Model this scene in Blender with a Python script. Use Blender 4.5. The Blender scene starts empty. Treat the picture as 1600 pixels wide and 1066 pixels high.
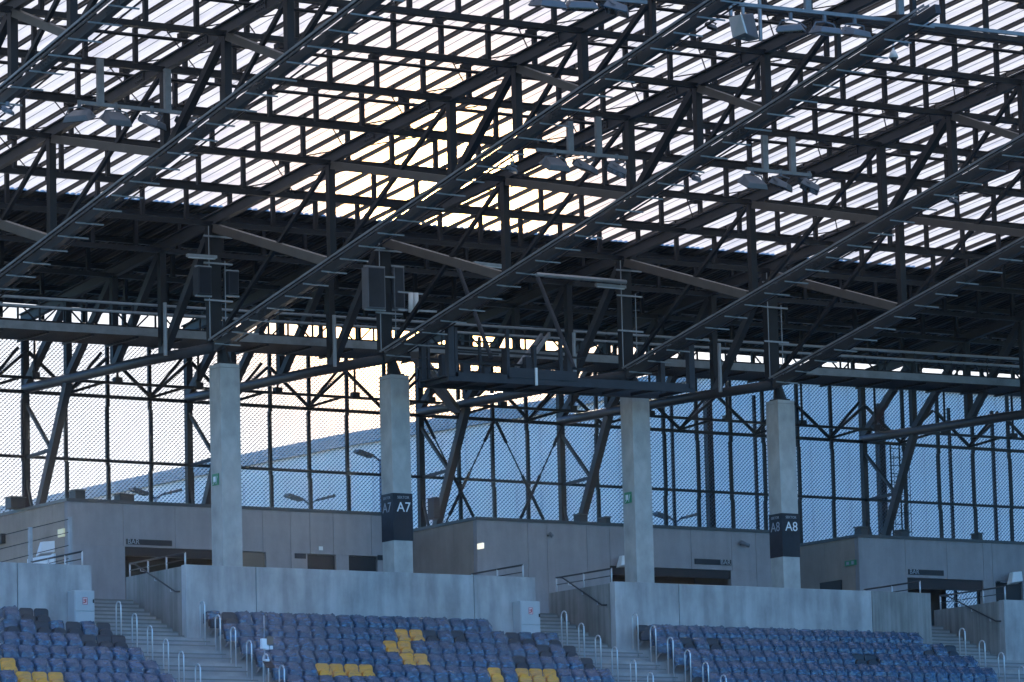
import bpy, bmesh, math, random
from mathutils import Vector, Matrix
rnd = random.Random(7)
scene = bpy.context.scene
col = scene.collection
R_ = math.radians

# ------------------------------------------------------------------ camera
F_PX, W_PX, H_PX = 7063.653, 1600.0, 1066.0
YAW, PITCH, ROLL = .58044162, .14731433, -.02486545
def cam_axes():
    f = Vector((math.sin(YAW)*math.cos(PITCH), math.cos(YAW)*math.cos(PITCH), math.sin(PITCH)))
    r = Vector((math.cos(YAW), -math.sin(YAW), 0)); u = r.cross(f)
    c, s = math.cos(ROLL), math.sin(ROLL)
    return c*r+s*u, -s*r+c*u, f
CR, CU, CF = cam_axes()
cd = bpy.data.cameras.new('camera'); cam = bpy.data.objects.new('camera', cd); col.objects.link(cam)
cd.sensor_width = 36; cd.lens = 36*F_PX/W_PX; cd.clip_start = .5; cd.clip_end = 6000
cam.matrix_world = Matrix(((CR.x, CU.x, -CF.x, 0), (CR.y, CU.y, -CF.y, 0), (CR.z, CU.z, -CF.z, 0), (0, 0, 0, 1)))
scene.camera = cam
def at(px, py, **k):
    """point on the plane X=.., Y=.. or Z=.. that the photograph shows at this pixel"""
    d = CF + CR*((px-W_PX/2)/F_PX) + CU*((H_PX/2-py)/F_PX)
    a, v = list(k.items())[0]
    return d*(v/d['XYZ'.index(a)])

# ------------------------------------------------------------------ sky, sun, exposure
SUN_EL, SUN_AZ = R_(10.1), R_(32.4)
sunv = Vector((math.sin(SUN_AZ)*math.cos(SUN_EL), math.cos(SUN_AZ)*math.cos(SUN_EL), math.sin(SUN_EL)))
world = bpy.data.worlds.new('World'); scene.world = world; world.use_nodes = True
wn, wl = world.node_tree.nodes, world.node_tree.links
wn.clear()
sky = wn.new('ShaderNodeTexSky'); sky.sky_type = 'NISHITA'; sky.sun_disc = False
sky.sun_elevation = SUN_EL; sky.sun_rotation = SUN_AZ
sky.air_density = 1.0; sky.dust_density = .11; sky.ozone_density = 7.0
bg = wn.new('ShaderNodeBackground'); bg.inputs['Strength'].default_value = .15
out = wn.new('ShaderNodeOutputWorld')
wl.new(sky.outputs[0], bg.inputs[0])
# thin bright cloud round the sun
tc = wn.new('ShaderNodeTexCoord'); dt = wn.new('ShaderNodeVectorMath'); dt.operation = 'DOT_PRODUCT'
dt.inputs[1].default_value = sunv
pw = wn.new('ShaderNodeMath'); pw.operation = 'POWER'; pw.inputs[1].default_value = 8000
mx = wn.new('ShaderNodeMath'); mx.operation = 'MAXIMUM'; mx.inputs[1].default_value = 0
bg2 = wn.new('ShaderNodeBackground'); bg2.inputs[0].default_value = (1, .52, .14, 1)
ml = wn.new('ShaderNodeMath'); ml.operation = 'MULTIPLY'; ml.inputs[1].default_value = 60
ad = wn.new('ShaderNodeAddShader')
wl.new(tc.outputs['Generated'], dt.inputs[0]); wl.new(dt.outputs['Value'], mx.inputs[0]); wl.new(mx.outputs[0], pw.inputs[0])
wl.new(pw.outputs[0], ml.inputs[0]); 
# a veil of thin white cloud spreads over the sky around the sun
mr = wn.new('ShaderNodeMapRange'); mr.interpolation_type = 'SMOOTHSTEP'
mr.inputs[1].default_value = math.cos(R_(42)); mr.inputs[2].default_value = math.cos(R_(17)); mr.inputs[3].default_value = 0; mr.inputs[4].default_value = .93
bg3 = wn.new('ShaderNodeBackground'); bg3.inputs[0].default_value = (1, .965, .93, 1); bg3.inputs['Strength'].default_value = .27
cn = wn.new('ShaderNodeTexNoise'); cn.inputs['Scale'].default_value = 9; cn.inputs['Detail'].default_value = 6
cmr = wn.new('ShaderNodeMapRange'); cmr.inputs[1].default_value = .3; cmr.inputs[2].default_value = .7; cmr.inputs[3].default_value = .23; cmr.inputs[4].default_value = .31
wl.new(tc.outputs['Generated'], cn.inputs['Vector']); wl.new(cn.outputs['Fac'], cmr.inputs[0]); wl.new(cmr.outputs[0], bg3.inputs['Strength'])
wmix = wn.new('ShaderNodeMixShader'); wl.new(dt.outputs['Value'], mr.inputs[0]); wl.new(mr.outputs[0], wmix.inputs[0])
wl.new(bg.outputs[0], wmix.inputs[1]); wl.new(bg3.outputs[0], wmix.inputs[2])
pw2 = wn.new('ShaderNodeMath'); pw2.operation = 'POWER'; pw2.inputs[1].default_value = 2200
ml2 = wn.new('ShaderNodeMath'); ml2.operation = 'MULTIPLY_ADD'; ml2.inputs[1].default_value = 5.0
wl.new(mx.outputs[0], pw2.inputs[0]); wl.new(pw2.outputs[0], ml2.inputs[0]); wl.new(ml.outputs[0], ml2.inputs[2])
wl.new(ml2.outputs[0], bg2.inputs['Strength']); wl.new(wmix.outputs[0], ad.inputs[0]); wl.new(bg2.outputs[0], ad.inputs[1]); wl.new(ad.outputs[0], out.inputs[0])
sl = bpy.data.lights.new('sun', 'SUN'); sl.energy = 4.0; sl.angle = R_(.5); sl.color = (1, .86, .70)
so = bpy.data.objects.new('sun', sl); col.objects.link(so); so.location = sunv*400
so.rotation_euler = (-sunv).to_track_quat('-Z', 'Y').to_euler()
scene.view_settings.view_transform = 'Standard'; scene.view_settings.look = 'None'
scene.view_settings.exposure = 2.0; scene.view_settings.gamma = 1
scene.cycles.max_bounces = 8; scene.cycles.transparent_max_bounces = 24
scene.cycles.sample_clamp_indirect = 6

# ------------------------------------------------------------------ materials
def mat(name, color, rough=.6, metal=0.0, spec=.5):
    m = bpy.data.materials.new(name); m.use_nodes = True
    b = m.node_tree.nodes['Principled BSDF']
    b.inputs['Base Color'].default_value = (*color, 1); b.inputs['Roughness'].default_value = rough
    b.inputs['Metallic'].default_value = metal; b.inputs['Specular IOR Level'].default_value = spec
    return m
def vary(m, color, amt=.25, scale=(1, 1, 1), detail=6, bump=0.0, rough_var=.15, second=None):
    """mottle a material with object-space noise (wear, streaks) and an optional bump"""
    nt = m.node_tree; n, l = nt.nodes, nt.links; b = n['Principled BSDF']
    t = n.new('ShaderNodeTexCoord'); mp = n.new('ShaderNodeMapping'); mp.inputs['Scale'].default_value = scale
    nz = n.new('ShaderNodeTexNoise'); nz.inputs['Scale'].default_value = 1; nz.inputs['Detail'].default_value = detail
    nz.inputs['Roughness'].default_value = .65
    rp = n.new('ShaderNodeValToRGB'); e = rp.color_ramp.elements
    e[0].position = .3; e[1].position = .72
    lo = tuple(c*(1-amt) for c in color); hi = tuple(min(1, c*(1+amt)) for c in color)
    e[0].color = (*lo, 1); e[1].color = (*hi, 1)
    l.new(t.outputs['Object'], mp.inputs[0]); l.new(mp.outputs[0], nz.inputs['Vector'])
    l.new(nz.outputs['Fac'], rp.inputs[0])
    src = rp.outputs[0]
    if second:
        nz2 = n.new('ShaderNodeTexNoise'); nz2.inputs['Scale'].default_value = second[0]; nz2.inputs['Detail'].default_value = 8
        mp2 = n.new('ShaderNodeMapping'); mp2.inputs['Scale'].default_value = second[1]
        l.new(t.outputs['Object'], mp2.inputs[0]); l.new(mp2.outputs[0], nz2.inputs['Vector'])
        r2 = n.new('ShaderNodeValToRGB'); r2.color_ramp.elements[0].position = .35; r2.color_ramp.elements[1].position = .62
        k = second[2]; r2.color_ramp.elements[0].color = (k, k, k, 1); r2.color_ramp.elements[1].color = (1, 1, 1, 1)
        l.new(nz2.outputs['Fac'], r2.inputs[0])
        mm = n.new('ShaderNodeMix'); mm.data_type = 'RGBA'; mm.blend_type = 'MULTIPLY'; mm.inputs[0].default_value = 1
        l.new(src, mm.inputs[6]); l.new(r2.outputs[0], mm.inputs[7]); src = mm.outputs[2]
    l.new(src, b.inputs['Base Color'])
    if bump:
        bp = n.new('ShaderNodeBump'); bp.inputs['Strength'].default_value = bump; bp.inputs['Distance'].default_value = .02
        l.new(nz.outputs['Fac'], bp.inputs['Height']); l.new(bp.outputs[0], b.inputs['Normal'])
    return m
M = {}
M['concrete'] = vary(mat('concrete', (.40, .405, .41), .85), (.40, .405, .41), .24, (.9, .9, .7), 9, .15, second=(1, (2.4, 2.4, .45), .68))
M['concrete_column'] = vary(mat('concrete_column', (.42, .42, .41), .8), (.42, .42, .41), .16, (1.5, 1.5, 1.2), 8, .1, second=(1, (2.5, 2.5, 1.6), .78))
M['concrete_streaked'] = vary(mat('concrete_streaked', (.25, .25, .24), .85), (.25, .25, .24), .25, (1.5, 1.5, .7), 8, .15, second=(1, (6, 6, .2), .68))
M['kiosk_panel'] = vary(mat('kiosk_panel', (.28, .265, .28), .75), (.28, .265, .28), .16, (1, 1, .9), 8, .06, second=(1, (4, 4, .6), .9))
M['kiosk_side'] = vary(mat('kiosk_side', (.34, .27, .225), .75), (.34, .27, .225), .16, (1, 1, .9), 8, .06, second=(1, (4, 4, .6), .9))  # wood-like brown, lightened and warmed to carry the lamp light on these walls
M['stair'] = vary(mat('stair', (.30, .30, .30), .85), (.30, .30, .30), .15, (2, 2, 2), 6, .1)
M['nosing_shade'] = mat('nosing_shade', (.17, .17, .17), .8)  # dark strips standing in for the thin shade line at each step edge
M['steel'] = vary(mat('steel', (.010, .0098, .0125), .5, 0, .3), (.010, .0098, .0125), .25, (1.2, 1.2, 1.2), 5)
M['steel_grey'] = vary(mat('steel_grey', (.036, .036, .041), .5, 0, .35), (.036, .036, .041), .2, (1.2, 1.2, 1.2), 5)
M['steel_brace'] = vary(mat('steel_brace', (.09, .077, .068), .5, 0, .35), (.09, .077, .068), .18, (1.5, 1.5, 1.5), 5)
M['galv'] = vary(mat('galv', (.29, .31, .34), .45, .3), (.29, .31, .34), .15, (3, 3, 3), 4)
M['tray_steel'] = vary(mat('tray_steel', (.20, .21, .225), .5, .2), (.20, .21, .225), .25, (2, 2, 2), 4)
M['stainless'] = mat('stainless', (.58, .61, .65), .34, .5)
M['dark'] = mat('dark', (.012, .012, .014), .5)
M['flashing'] = mat('flashing', (.03, .032, .036), .45)
M['deck'] = vary(mat('deck', (.02, .018, .02), .55, 0, .3), (.02, .018, .02), .3, (.6, .6, .6), 5)
M['rib'] = vary(mat('rib', (.11, .093, .085), .55, 0, .3), (.11, .093, .085), .2, (1, .4, 1), 4)
M['mesh_metal'] = mat('mesh_metal', (.085, .09, .115), .55, 0, .3)
M['seat_dark'] = mat('seat_dark', (.022, .024, .03), .42)
M['seat_yellow'] = mat('seat_yellow', (.95, .40, .008), .4)
M['cabinet'] = vary(mat('cabinet', (.40, .42, .44), .5), (.40, .42, .44), .06, (3, 3, 1), 4)
M['white'] = mat('white', (.75, .76, .78), .5)
M['sign_dark'] = vary(mat('sign_dark', (.012, .013, .02), .4, 0, .2), (.014, .015, .022), .3, (2, 2, 2), 3)
M['letter'] = mat('letter', (.75, .77, .8), .5)
M['letter_dim'] = mat('letter_dim', (.30, .32, .36), .5)
M['red'] = mat('red', (.45, .05, .06), .5)
M['pink'] = mat('pink', (.8, .6, .6), .5)
M['green'] = mat('green', (.03, .22, .10), .5)
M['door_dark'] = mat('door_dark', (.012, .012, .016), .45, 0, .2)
M['door_brown'] = mat('door_brown', (.10, .075, .055), .5)
M['speaker'] = vary(mat('speaker', (.032, .037, .048), .6, 0, .3), (.032, .037, .048), .15, (3, 3, 3), 4)
M['lamp_glass'] = mat('lamp_glass', (.03, .03, .035), .08)
M['lamp_body'] = vary(mat('lamp_body', (.13, .14, .165), .5), (.13, .14, .165), .1, (3, 3, 3), 4)
M['black'] = mat('black', (.01, .01, .012), .4)
M['ground'] = vary(mat('ground', (.06, .09, .03), .9), (.06, .09, .03), .3, (.2, .2, .2), 8)
def em(name, c, s):
    m = mat(name, c); b = m.node_tree.nodes['Principled BSDF']
    b.inputs['Emission Color'].default_value = (*c, 1); b.inputs['Emission Strength'].default_value = s
    return m
M['dim_sign'] = em('dim_sign', (.8, .75, .5), .05)
M['lit_sign'] = em('lit_sign', (1, .93, .75), .22)
# translucent sheet: diffuse transmission plus a clear share
def sheet_mat():
    m = bpy.data.materials.new('translucent_sheet'); m.use_nodes = True
    n, l = m.node_tree.nodes, m.node_tree.links; n.clear()
    o = n.new('ShaderNodeOutputMaterial'); t = n.new('ShaderNodeBsdfTranslucent'); t.inputs[0].default_value = (.52, .51, .50, 1)
    tr = n.new('ShaderNodeBsdfTransparent'); tr.inputs[0].default_value = (.95, .95, .95, 1)
    d = n.new('ShaderNodeBsdfDiffuse'); d.inputs[0].default_value = (.5, .5, .5, 1)
    m1 = n.new('ShaderNodeMixShader'); m1.inputs[0].default_value = .12
    m2 = n.new('ShaderNodeMixShader')
    tcn = n.new('ShaderNodeTexCoord'); mp = n.new('ShaderNodeMapping'); mp.inputs['Scale'].default_value = (.9, .25, 1)
    nz = n.new('ShaderNodeTexNoise'); nz.inputs['Scale'].default_value = 1.5; nz.inputs['Detail'].default_value = 7
    rp = n.new('ShaderNodeMapRange'); rp.inputs[1].default_value = .3; rp.inputs[2].default_value = .7
    rp.inputs[3].default_value = .06; rp.inputs[4].default_value = .13
    l.new(tcn.outputs['Object'], mp.inputs[0]); l.new(mp.outputs[0], nz.inputs['Vector']); l.new(nz.outputs['Fac'], rp.inputs[0])
    nz2 = n.new('ShaderNodeTexNoise'); nz2.inputs['Scale'].default_value = 2.2; nz2.inputs['Detail'].default_value = 8
    mp2 = n.new('ShaderNodeMapping'); mp2.inputs['Scale'].default_value = (1.6, .22, 1)
    cr = n.new('ShaderNodeValToRGB'); cr.color_ramp.elements[0].position = .32; cr.color_ramp.elements[1].position = .6
    cr.color_ramp.elements[0].color = (.52, .505, .48, 1); cr.color_ramp.elements[1].color = (.70, .67, .58, 1)
    l.new(tcn.outputs['Object'], mp2.inputs[0]); l.new(mp2.outputs[0], nz2.inputs['Vector']); l.new(nz2.outputs['Fac'], cr.inputs[0]); l.new(cr.outputs[0], t.inputs[0])
    l.new(t.outputs[0], m1.inputs[1]); l.new(d.outputs[0], m1.inputs[2])
    l.new(rp.outputs[0], m2.inputs[0]); l.new(m1.outputs[0], m2.inputs[1]); l.new(tr.outputs[0], m2.inputs[2])
    l.new(m2.outputs[0], o.inputs[0]); return m
M['sheet'] = sheet_mat()
def film_mat(lo, hi):
    m = mat('plastic_film', (.06, .12, .21), .22, 0, .9)
    n, l = m.node_tree.nodes, m.node_tree.links; b = n['Principled BSDF']
    tcn = n.new('ShaderNodeTexCoord'); inf = n.new('ShaderNodeObjectInfo'); vm = n.new('ShaderNodeVectorMath'); vm.operation = 'ADD'
    mu = n.new('ShaderNodeMath'); mu.operation = 'MULTIPLY'; mu.inputs[1].default_value = 37
    l.new(inf.outputs['Random'], mu.inputs[0])
    l.new(tcn.outputs['Object'], vm.inputs[0]); l.new(mu.outputs[0], vm.inputs[1])
    mp = n.new('ShaderNodeMapping'); mp.inputs['Rotation'].default_value = (0, .7, 0); mp.inputs['Scale'].default_value = (2.5, 2.5, 10)
    nz = n.new('ShaderNodeTexNoise'); nz.inputs['Scale'].default_value = 1; nz.inputs['Detail'].default_value = 2.5; nz.inputs['Distortion'].default_value = .8
    l.new(vm.outputs[0], mp.inputs[0]); l.new(mp.outputs[0], nz.inputs['Vector'])
    bp = n.new('ShaderNodeBump'); bp.inputs['Strength'].default_value = .3; bp.inputs['Distance'].default_value = .04
    l.new(nz.outputs['Fac'], bp.inputs['Height']); l.new(bp.outputs[0], b.inputs['Normal'])
    tr = n.new('ShaderNodeBsdfTransparent'); mxs = n.new('ShaderNodeMixShader')
    rp = n.new('ShaderNodeMapRange'); rp.inputs[1].default_value = .35; rp.inputs[2].default_value = .65
    rp.inputs[3].default_value = lo; rp.inputs[4].default_value = hi
    l.new(nz.outputs['Fac'], rp.inputs[0]); l.new(rp.outputs[0], mxs.inputs[0])
    l.new(b.outputs[0], mxs.inputs[2]); l.new(tr.outputs[0], mxs.inputs[1])
    # factor 0 -> clear, 1 -> film
    l.new(mxs.outputs[0], n['Material Output'].inputs[0]); return m
M['film'] = film_mat(.5, .85); M['film_clear'] = film_mat(.06, .34)

# ------------------------------------------------------------------ builders
ORI = {}
def tag(o, label=None, cat=None, group=None, kind=None):
    if label: o['label'] = label
    if cat: o['category'] = cat
    if group: o['group'] = group
    if kind: o['kind'] = kind
    return o
def thing(name, loc, label, cat, group=None):
    o = bpy.data.objects.new(name, None); col.objects.link(o); o.location = loc; o.empty_display_size = .2
    ORI[o] = Vector(loc); return tag(o, label, cat, group)
class MB:
    def __init__(s): s.v = []; s.f = []
    def quad(s, *p):
        b = len(s.v); s.v += [tuple(q) for q in p]; s.f.append(tuple(range(b, b+len(p)))); return s
    def hexa(s, P):
        b = len(s.v); s.v += [tuple(q) for q in P]
        for f in ((0, 3, 2, 1), (4, 5, 6, 7), (0, 1, 5, 4), (1, 2, 6, 5), (2, 3, 7, 6), (3, 0, 4, 7)):
            s.f.append(tuple(b+i for i in f))
        return s
    def box(s, x0, x1, y0, y1, z0, z1):
        return s.hexa([(x0, y0, z0), (x1, y0, z0), (x1, y1, z0), (x0, y1, z0), (x0, y0, z1), (x1, y0, z1), (x1, y1, z1), (x0, y1, z1)])
    def bar(s, a, b, w, h, up=(0, 0, 1)):
        a = Vector(a); b = Vector(b); d = (b-a).normalized(); up = Vector(up)
        if abs(d.dot(up)) > .999: up = Vector((0, 1, 0))
        r = d.cross(up).normalized(); u = r.cross(d)
        r *= w/2; u *= h/2
        return s.hexa([a-r-u, a+r-u, b+r-u, b-r-u, a-r+u, a+r+u, b+r+u, b-r+u])
    def ibeam(s, a, b, w, h, t=.04, up=(0, 0, 1)):
        a = Vector(a); b = Vector(b); d = (b-a).normalized(); r = d.cross(Vector(up)).normalized(); u = r.cross(d)
        s.bar(a+u*(h/2-t/2), b+u*(h/2-t/2), w, t, up); s.bar(a-u*(h/2-t/2), b-u*(h/2-t/2), w, t, up)
        return s.bar(a, b, t, h-2*t-.002, up)
    def tube(s, a, b, r, n=8, r2=None):
        return s.path([a, b], r, n, r2)
    def path(s, pts, r, n=8, r2=None, caps=True):
        pts = [Vector(p) for p in pts]; rings = []
        for i, p in enumerate(pts):
            d = ((pts[i+1]-p) if i < len(pts)-1 else (p-pts[i-1]))
            if 0 < i < len(pts)-1: d = (pts[i+1]-p).normalized()+(p-pts[i-1]).normalized()
            d.normalize(); up = Vector((0, 0, 1)) if abs(d.z) < .95 else Vector((0, 1, 0))
            x = d.cross(up).normalized(); y = x.cross(d)
            rr = r if r2 is None else r+(r2-r)*i/(len(pts)-1)
            b = len(s.v); rings.append(b)
            for k in range(n):
                t = 2*math.pi*k/n; s.v.append(tuple(p+x*rr*math.cos(t)+y*rr*math.sin(t)))
        for a, b in zip(rings, rings[1:]):
            for k in range(n): s.f.append((a+k, a+(k+1) % n, b+(k+1) % n, b+k))
        if caps:
            s.f.append(tuple(range(rings[0]+n-1, rings[0]-1, -1))); s.f.append(tuple(range(rings[-1], rings[-1]+n)))
        return s
    def prism(s, poly, y0, y1, fn=None):
        """poly in (x,z) extruded along y"""
        fn = fn or (lambda x, y, z: (x, y, z)); b = len(s.v); n = len(poly)
        s.v += [tuple(fn(x, y0, z)) for x, z in poly]+[tuple(fn(x, y1, z)) for x, z in poly]
        s.f.append(tuple(range(b, b+n))); s.f.append(tuple(range(b+2*n-1, b+n-1, -1)))
        for i in range(n): s.f.append((b+i, b+n+i, b+n+(i+1) % n, b+(i+1) % n))
        return s
    def build(s, name, m, parent=None, label=None, smooth=False, bevel=0, loc=None):
        o0 = ORI.get(parent, Vector((0, 0, 0))) if parent is not None else Vector(loc or (0, 0, 0))
        me = bpy.data.meshes.new(name); me.from_pydata([tuple(Vector(v)-o0) for v in s.v], [], s.f); me.update()
        bm = bmesh.new(); bm.from_mesh(me); bmesh.ops.recalc_face_normals(bm, faces=bm.faces); bm.to_mesh(me); bm.free()
        me.materials.append(M[m] if isinstance(m, str) else m)
        if smooth:
            for p in me.polygons: p.use_smooth = True
        o = bpy.data.objects.new(name, me); col.objects.link(o)
        if parent is not None: o.parent = parent
        else: o.location = o0
        ORI[o] = o0
        if label: o['label'] = label
        if bevel:
            bv = o.modifiers.new('bevel', 'BEVEL'); bv.width = bevel; bv.segments = 2; bv.limit_method = 'ANGLE'
        return o
def copy_tree(o, parent=None):
    c = o.copy(); col.objects.link(c); ORI[c] = ORI[o]
    if parent is not None: c.parent = parent
    for ch in list(o.children): copy_tree(ch, c)
    return c
def text(name, body, size, m, parent, origin, right, up, off=.006, align='CENTER', stretch=1.0):
    cu = bpy.data.curves.new(name, 'FONT'); cu.body = body; cu.size = size; cu.align_x = align; cu.align_y = 'CENTER'
    cu.extrude = .003; cu.resolution_u = 4
    t = bpy.data.objects.new(name, cu); col.objects.link(t)
    bpy.context.view_layer.update()
    me = bpy.data.meshes.new_from_object(t.evaluated_get(bpy.context.evaluated_depsgraph_get()))
    bpy.data.objects.remove(t); me.name = name
    right = Vector(right).normalized(); up = Vector(up).normalized(); nrm = right.cross(up)
    o0 = ORI[parent]; org = Vector(origin)+nrm*off-o0
    for v in me.vertices:
        v.co = org+right*(v.co.x*stretch)+up*v.co.y+nrm*v.co.z
    me.materials.clear(); me.materials.append(M[m])
    o = bpy.data.objects.new(name, me); col.objects.link(o); o.parent = parent; ORI[o] = o0
    return o
def struct(o): o['kind'] = 'structure'; return o

XT = {0: 49.656, 1: 55.687, 2: 64.488, 3: 70.339, 4: 79.119, 5: 84.743, 6: 97.65}
YC = 114.22                      # column front
FLOOR = 12.25                    # concourse
YK = 121.2                       # kiosk fronts
YF = 126.4                       # facade
GROUND = -2.0
def z_top(y): return 24.36+.0985*(101-y)          # truss top / girder bottom chord
def z_sheet(y): return 25.78+.1*(101-y)

# ------------------------------------------------------------------ ground, hall behind
g = MB(); g.quad((-250, -120, GROUND), (420, -120, GROUND), (420, 520, GROUND), (-250, 520, GROUND))
struct(g.build('ground', 'ground'))

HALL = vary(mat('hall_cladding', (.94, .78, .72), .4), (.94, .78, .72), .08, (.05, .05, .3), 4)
hc = at(1112, 561, Y=150)
hall = thing('sports_hall', (hc.x, 150, GROUND), 'huge pale grey clad hall standing behind the mesh facade', 'building')
x0, x1 = hc.x, hc.x+90
HP_ = [(150, 26.35), (162, 26.3), (171, 26.6), (180, 26.88), (190, 27.02), (208, 27.2), (235, 27.3), (262, 27.2), (290, 26.8)]
hm = MB()
for (ya, za), (yb, zb) in zip(HP_, HP_[1:]):
    hm.quad((x0, ya, GROUND), (x0, yb, GROUND), (x0, yb, zb-.6), (x0, ya, za-.6)); hm.quad((x1, ya, GROUND), (x1, yb, GROUND), (x1, yb, zb-.6), (x1, ya, za-.6))
hm.quad((x0, 150, GROUND), (x1, 150, GROUND), (x1, 150, 25.75), (x0, 150, 25.75))
hm.quad((x0, 290, GROUND), (x1, 290, GROUND), (x1, 290, 26.2), (x0, 290, 26.2))
hm.build('wall', HALL, hall)
he = MB()
for (ya, za), (yb, zb) in zip(HP_, HP_[1:]):
    he.hexa([(x0-.2, ya-(.2 if ya == 150 else 0), za-.598), (x1+.2, ya-(.2 if ya == 150 else 0), za-.598), (x1+.2, yb, zb-.598), (x0-.2, yb, zb-.598),
             (x0-.2, ya-(.2 if ya == 150 else 0), za), (x1+.2, ya-(.2 if ya == 150 else 0), za), (x1+.2, yb, zb), (x0-.2, yb, zb)])
he.build('roof', 'galv', hall)
hr = MB()
for i in range(69):
    y = 151+i*2.0; hr.box(x0-.07, x0-.003, y-.06, y+.06, GROUND, 25.6)
for i in range(44):
    x = x0+1+i*2.0; hr.box(x-.06, x+.06, 149.93, 149.997, GROUND, 25.7)
hr.build('cladding_ribs', HALL, hall)

# double arm street lamps of the car park
def street_lamp(px, py, Y, h0, label, warm=False, sp=1.0):
    p = at(px, py, Y=Y); t = thing('street_lamp', (p.x, Y, GROUND), label, 'street lamp', 'car park lamps behind the mesh')
    m = MB(); m.tube((p.x, Y, GROUND), (p.x, Y, p.z), .09, 8, .05); m.build('pole', 'galv', t, smooth=True)
    for sx in (-1, 1):
        a = MB(); a.path([(p.x, Y, p.z-.1), (p.x+sx*.25, Y, p.z+.08), (p.x+sx*.42, Y, p.z+.14)], .03, 6); a.build('arm', 'steel_grey', t)
        q = Vector((p.x+sx*.68, Y, p.z+.17)); hh = MB()
        hh.prism([(q.x-.32, q.z-.05-.06*sx), (q.x+.32, q.z-.05+.1*sx), (q.x+.3, q.z+.05+.1*sx), (q.x-.28, q.z+.05-.06*sx)], Y-.2, Y+.2)
        hh.build('lamp_head', 'door_brown', t)
street_lamp(243, 776, 142, 0, 'double arm street lamp seen low through the mesh, above the vent boxes')
street_lamp(484, 785, 142, 0, 'double arm street lamp seen through the mesh between the two nearest left columns')
street_lamp(594, 717, 136, 0, 'tallest street lamp behind the mesh, half hidden by the A7 column')
street_lamp(1056, 813, 142, 0, 'double arm street lamp seen through the mesh, left of the A8 column')

# ------------------------------------------------------------------ terrace, stairs, concourse
def row_y(k): return 113.85-.9*(k-1)               # back edge of row k
def row_z(k): return 10.8-.435*(k-1)
tr = MB()
for k in range(1, 16):
    tr.box(30, 125, row_y(k)-.9, row_y(k), 3, row_z(k))
struct(tr.build('terrace', 'stair'))
cs = MB(); cs.box(30, 125, 117.3, 127.5, FLOOR-.35, FLOOR); struct(cs.build('concourse_floor', 'stair'))
base = MB(); base.box(30, 125, 127.2, 127.6, GROUND, FLOOR-.36); base.box(30, 125, 100.2, 100.35, GROUND, 3.8)
struct(base.build('stand_base', 'concrete'))
AISLES = [(60.17, 63.2), (75.3, 78.18), (90.5, 93.48)]
for i, (a, b) in enumerate(AISLES):
    t = thing('concrete_stairs', ((a+b)/2, 113.85, row_z(1)),
              ['concrete stairs climbing between the left bar block and the far left parapet',
               'concrete stairs climbing between the A7 column parapet and the middle column parapet',
               'concrete stairs climbing beside the right end of the A8 column parapet'][i], 'stairs', 'stairs up to the concourse')
    up = MB(); n = 10; dz = (FLOOR-row_z(1))/n
    for k in range(n):
        y = 113.95+k*.34; up.box(a, b, y, 117.298, row_z(1)-.3 if k == 0 else row_z(1)+dz*k, row_z(1)+dz*(k+1))
    up.build('upper_flight', 'stair', t)
    ns = MB()  # strips that draw the shade between steps in dark colour
    for k in range(n):
        y = 113.95+k*.34; zz = row_z(1)+dz*(k+1); ns.box(a+.02, b-.02, y-.03, y-.002, zz-.035, zz+.003)
    ns.build('upper_nosing_shade', 'nosing_shade', t); ns = MB()
    for k in range(1, 14):
        for j in (1, 2, 3):
            y = row_y(k)-.9-.3*(3-j)-.0; zz = row_z(k+1)+.145*j
            if j < 3: ns.box(a+.06, b-.06, y-.32, y-.302, zz-.035, zz+.003)
    ns.build('lower_nosing_shade', 'nosing_shade', t)
    lo = MB()
    for k in range(1, 14):
        for j in (1, 2):
            y1 = row_y(k)-.9; lo.box(a+.05, b-.05, y1-.3*(3-j) if False else y1-.3*(3-j)+0, y1, row_z(k+1)+.004 if j == 1 else row_z(k+1)+.145*(j-1)+.001, row_z(k+1)+.145*j)
    lo.build('lower_flight', 'stair', t)

# parapets
def parapet(name, x0, x1, ztop, left_ret, right_ret, joints, label, streak=None):
    t = thing('parapet_wall', ((x0+x1)/2, 113.85, 10.3), label, 'wall', 'concrete parapets in front of the concourse')
    js = [x0]+joints+[x1]; zt = ztop
    for a, b in zip(js, js[1:]):
        m = MB(); m.box(a+.012 if a > x0 else a, b-.012 if b < x1 else b, 113.85, 114.12, 10.3, zt)
        m.build('panel', 'concrete_streaked' if streak and a >= streak-.01 else 'concrete', t, bevel=.012)
    m = MB(); m.box(x0+.02, x1-.02, 113.9, 114.08, 10.3, zt-.03); m.build('joint_filler', 'dark', t)
    if left_ret:
        m = MB(); m.box(x0+.004, x0+.25, 114.122, 117.5, 10.3, zt-.03); m.build('return_wall', 'concrete_streaked', t, bevel=.01)
    if right_ret:
        m = MB(); m.box(x1-.25, x1-.004, 114.122, 117.3, 10.3, zt-.03); m.build('return_wall', 'concrete', t, bevel=.01)
    return t
parapet('A', 46, 60.16, 12.87, False, True, [50.4, 57.81], 'far left concrete parapet with a grey cabinet standing at its end')
parapet('B', 63.22, 75.29, 13.0, True, True, [65.55, 73.08], 'long concrete parapet in front of the A7 column')
parapet('C', 78.2, 90.49, 12.97, True, True, [80.6, 88.11], 'long concrete parapet in front of the A8 column, streaked at its right end', streak=88.11)
parapet('D', 93.5, 108, 12.85, True, False, [96.5, 103], 'concrete parapet at the right edge beyond the last stairs')

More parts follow.
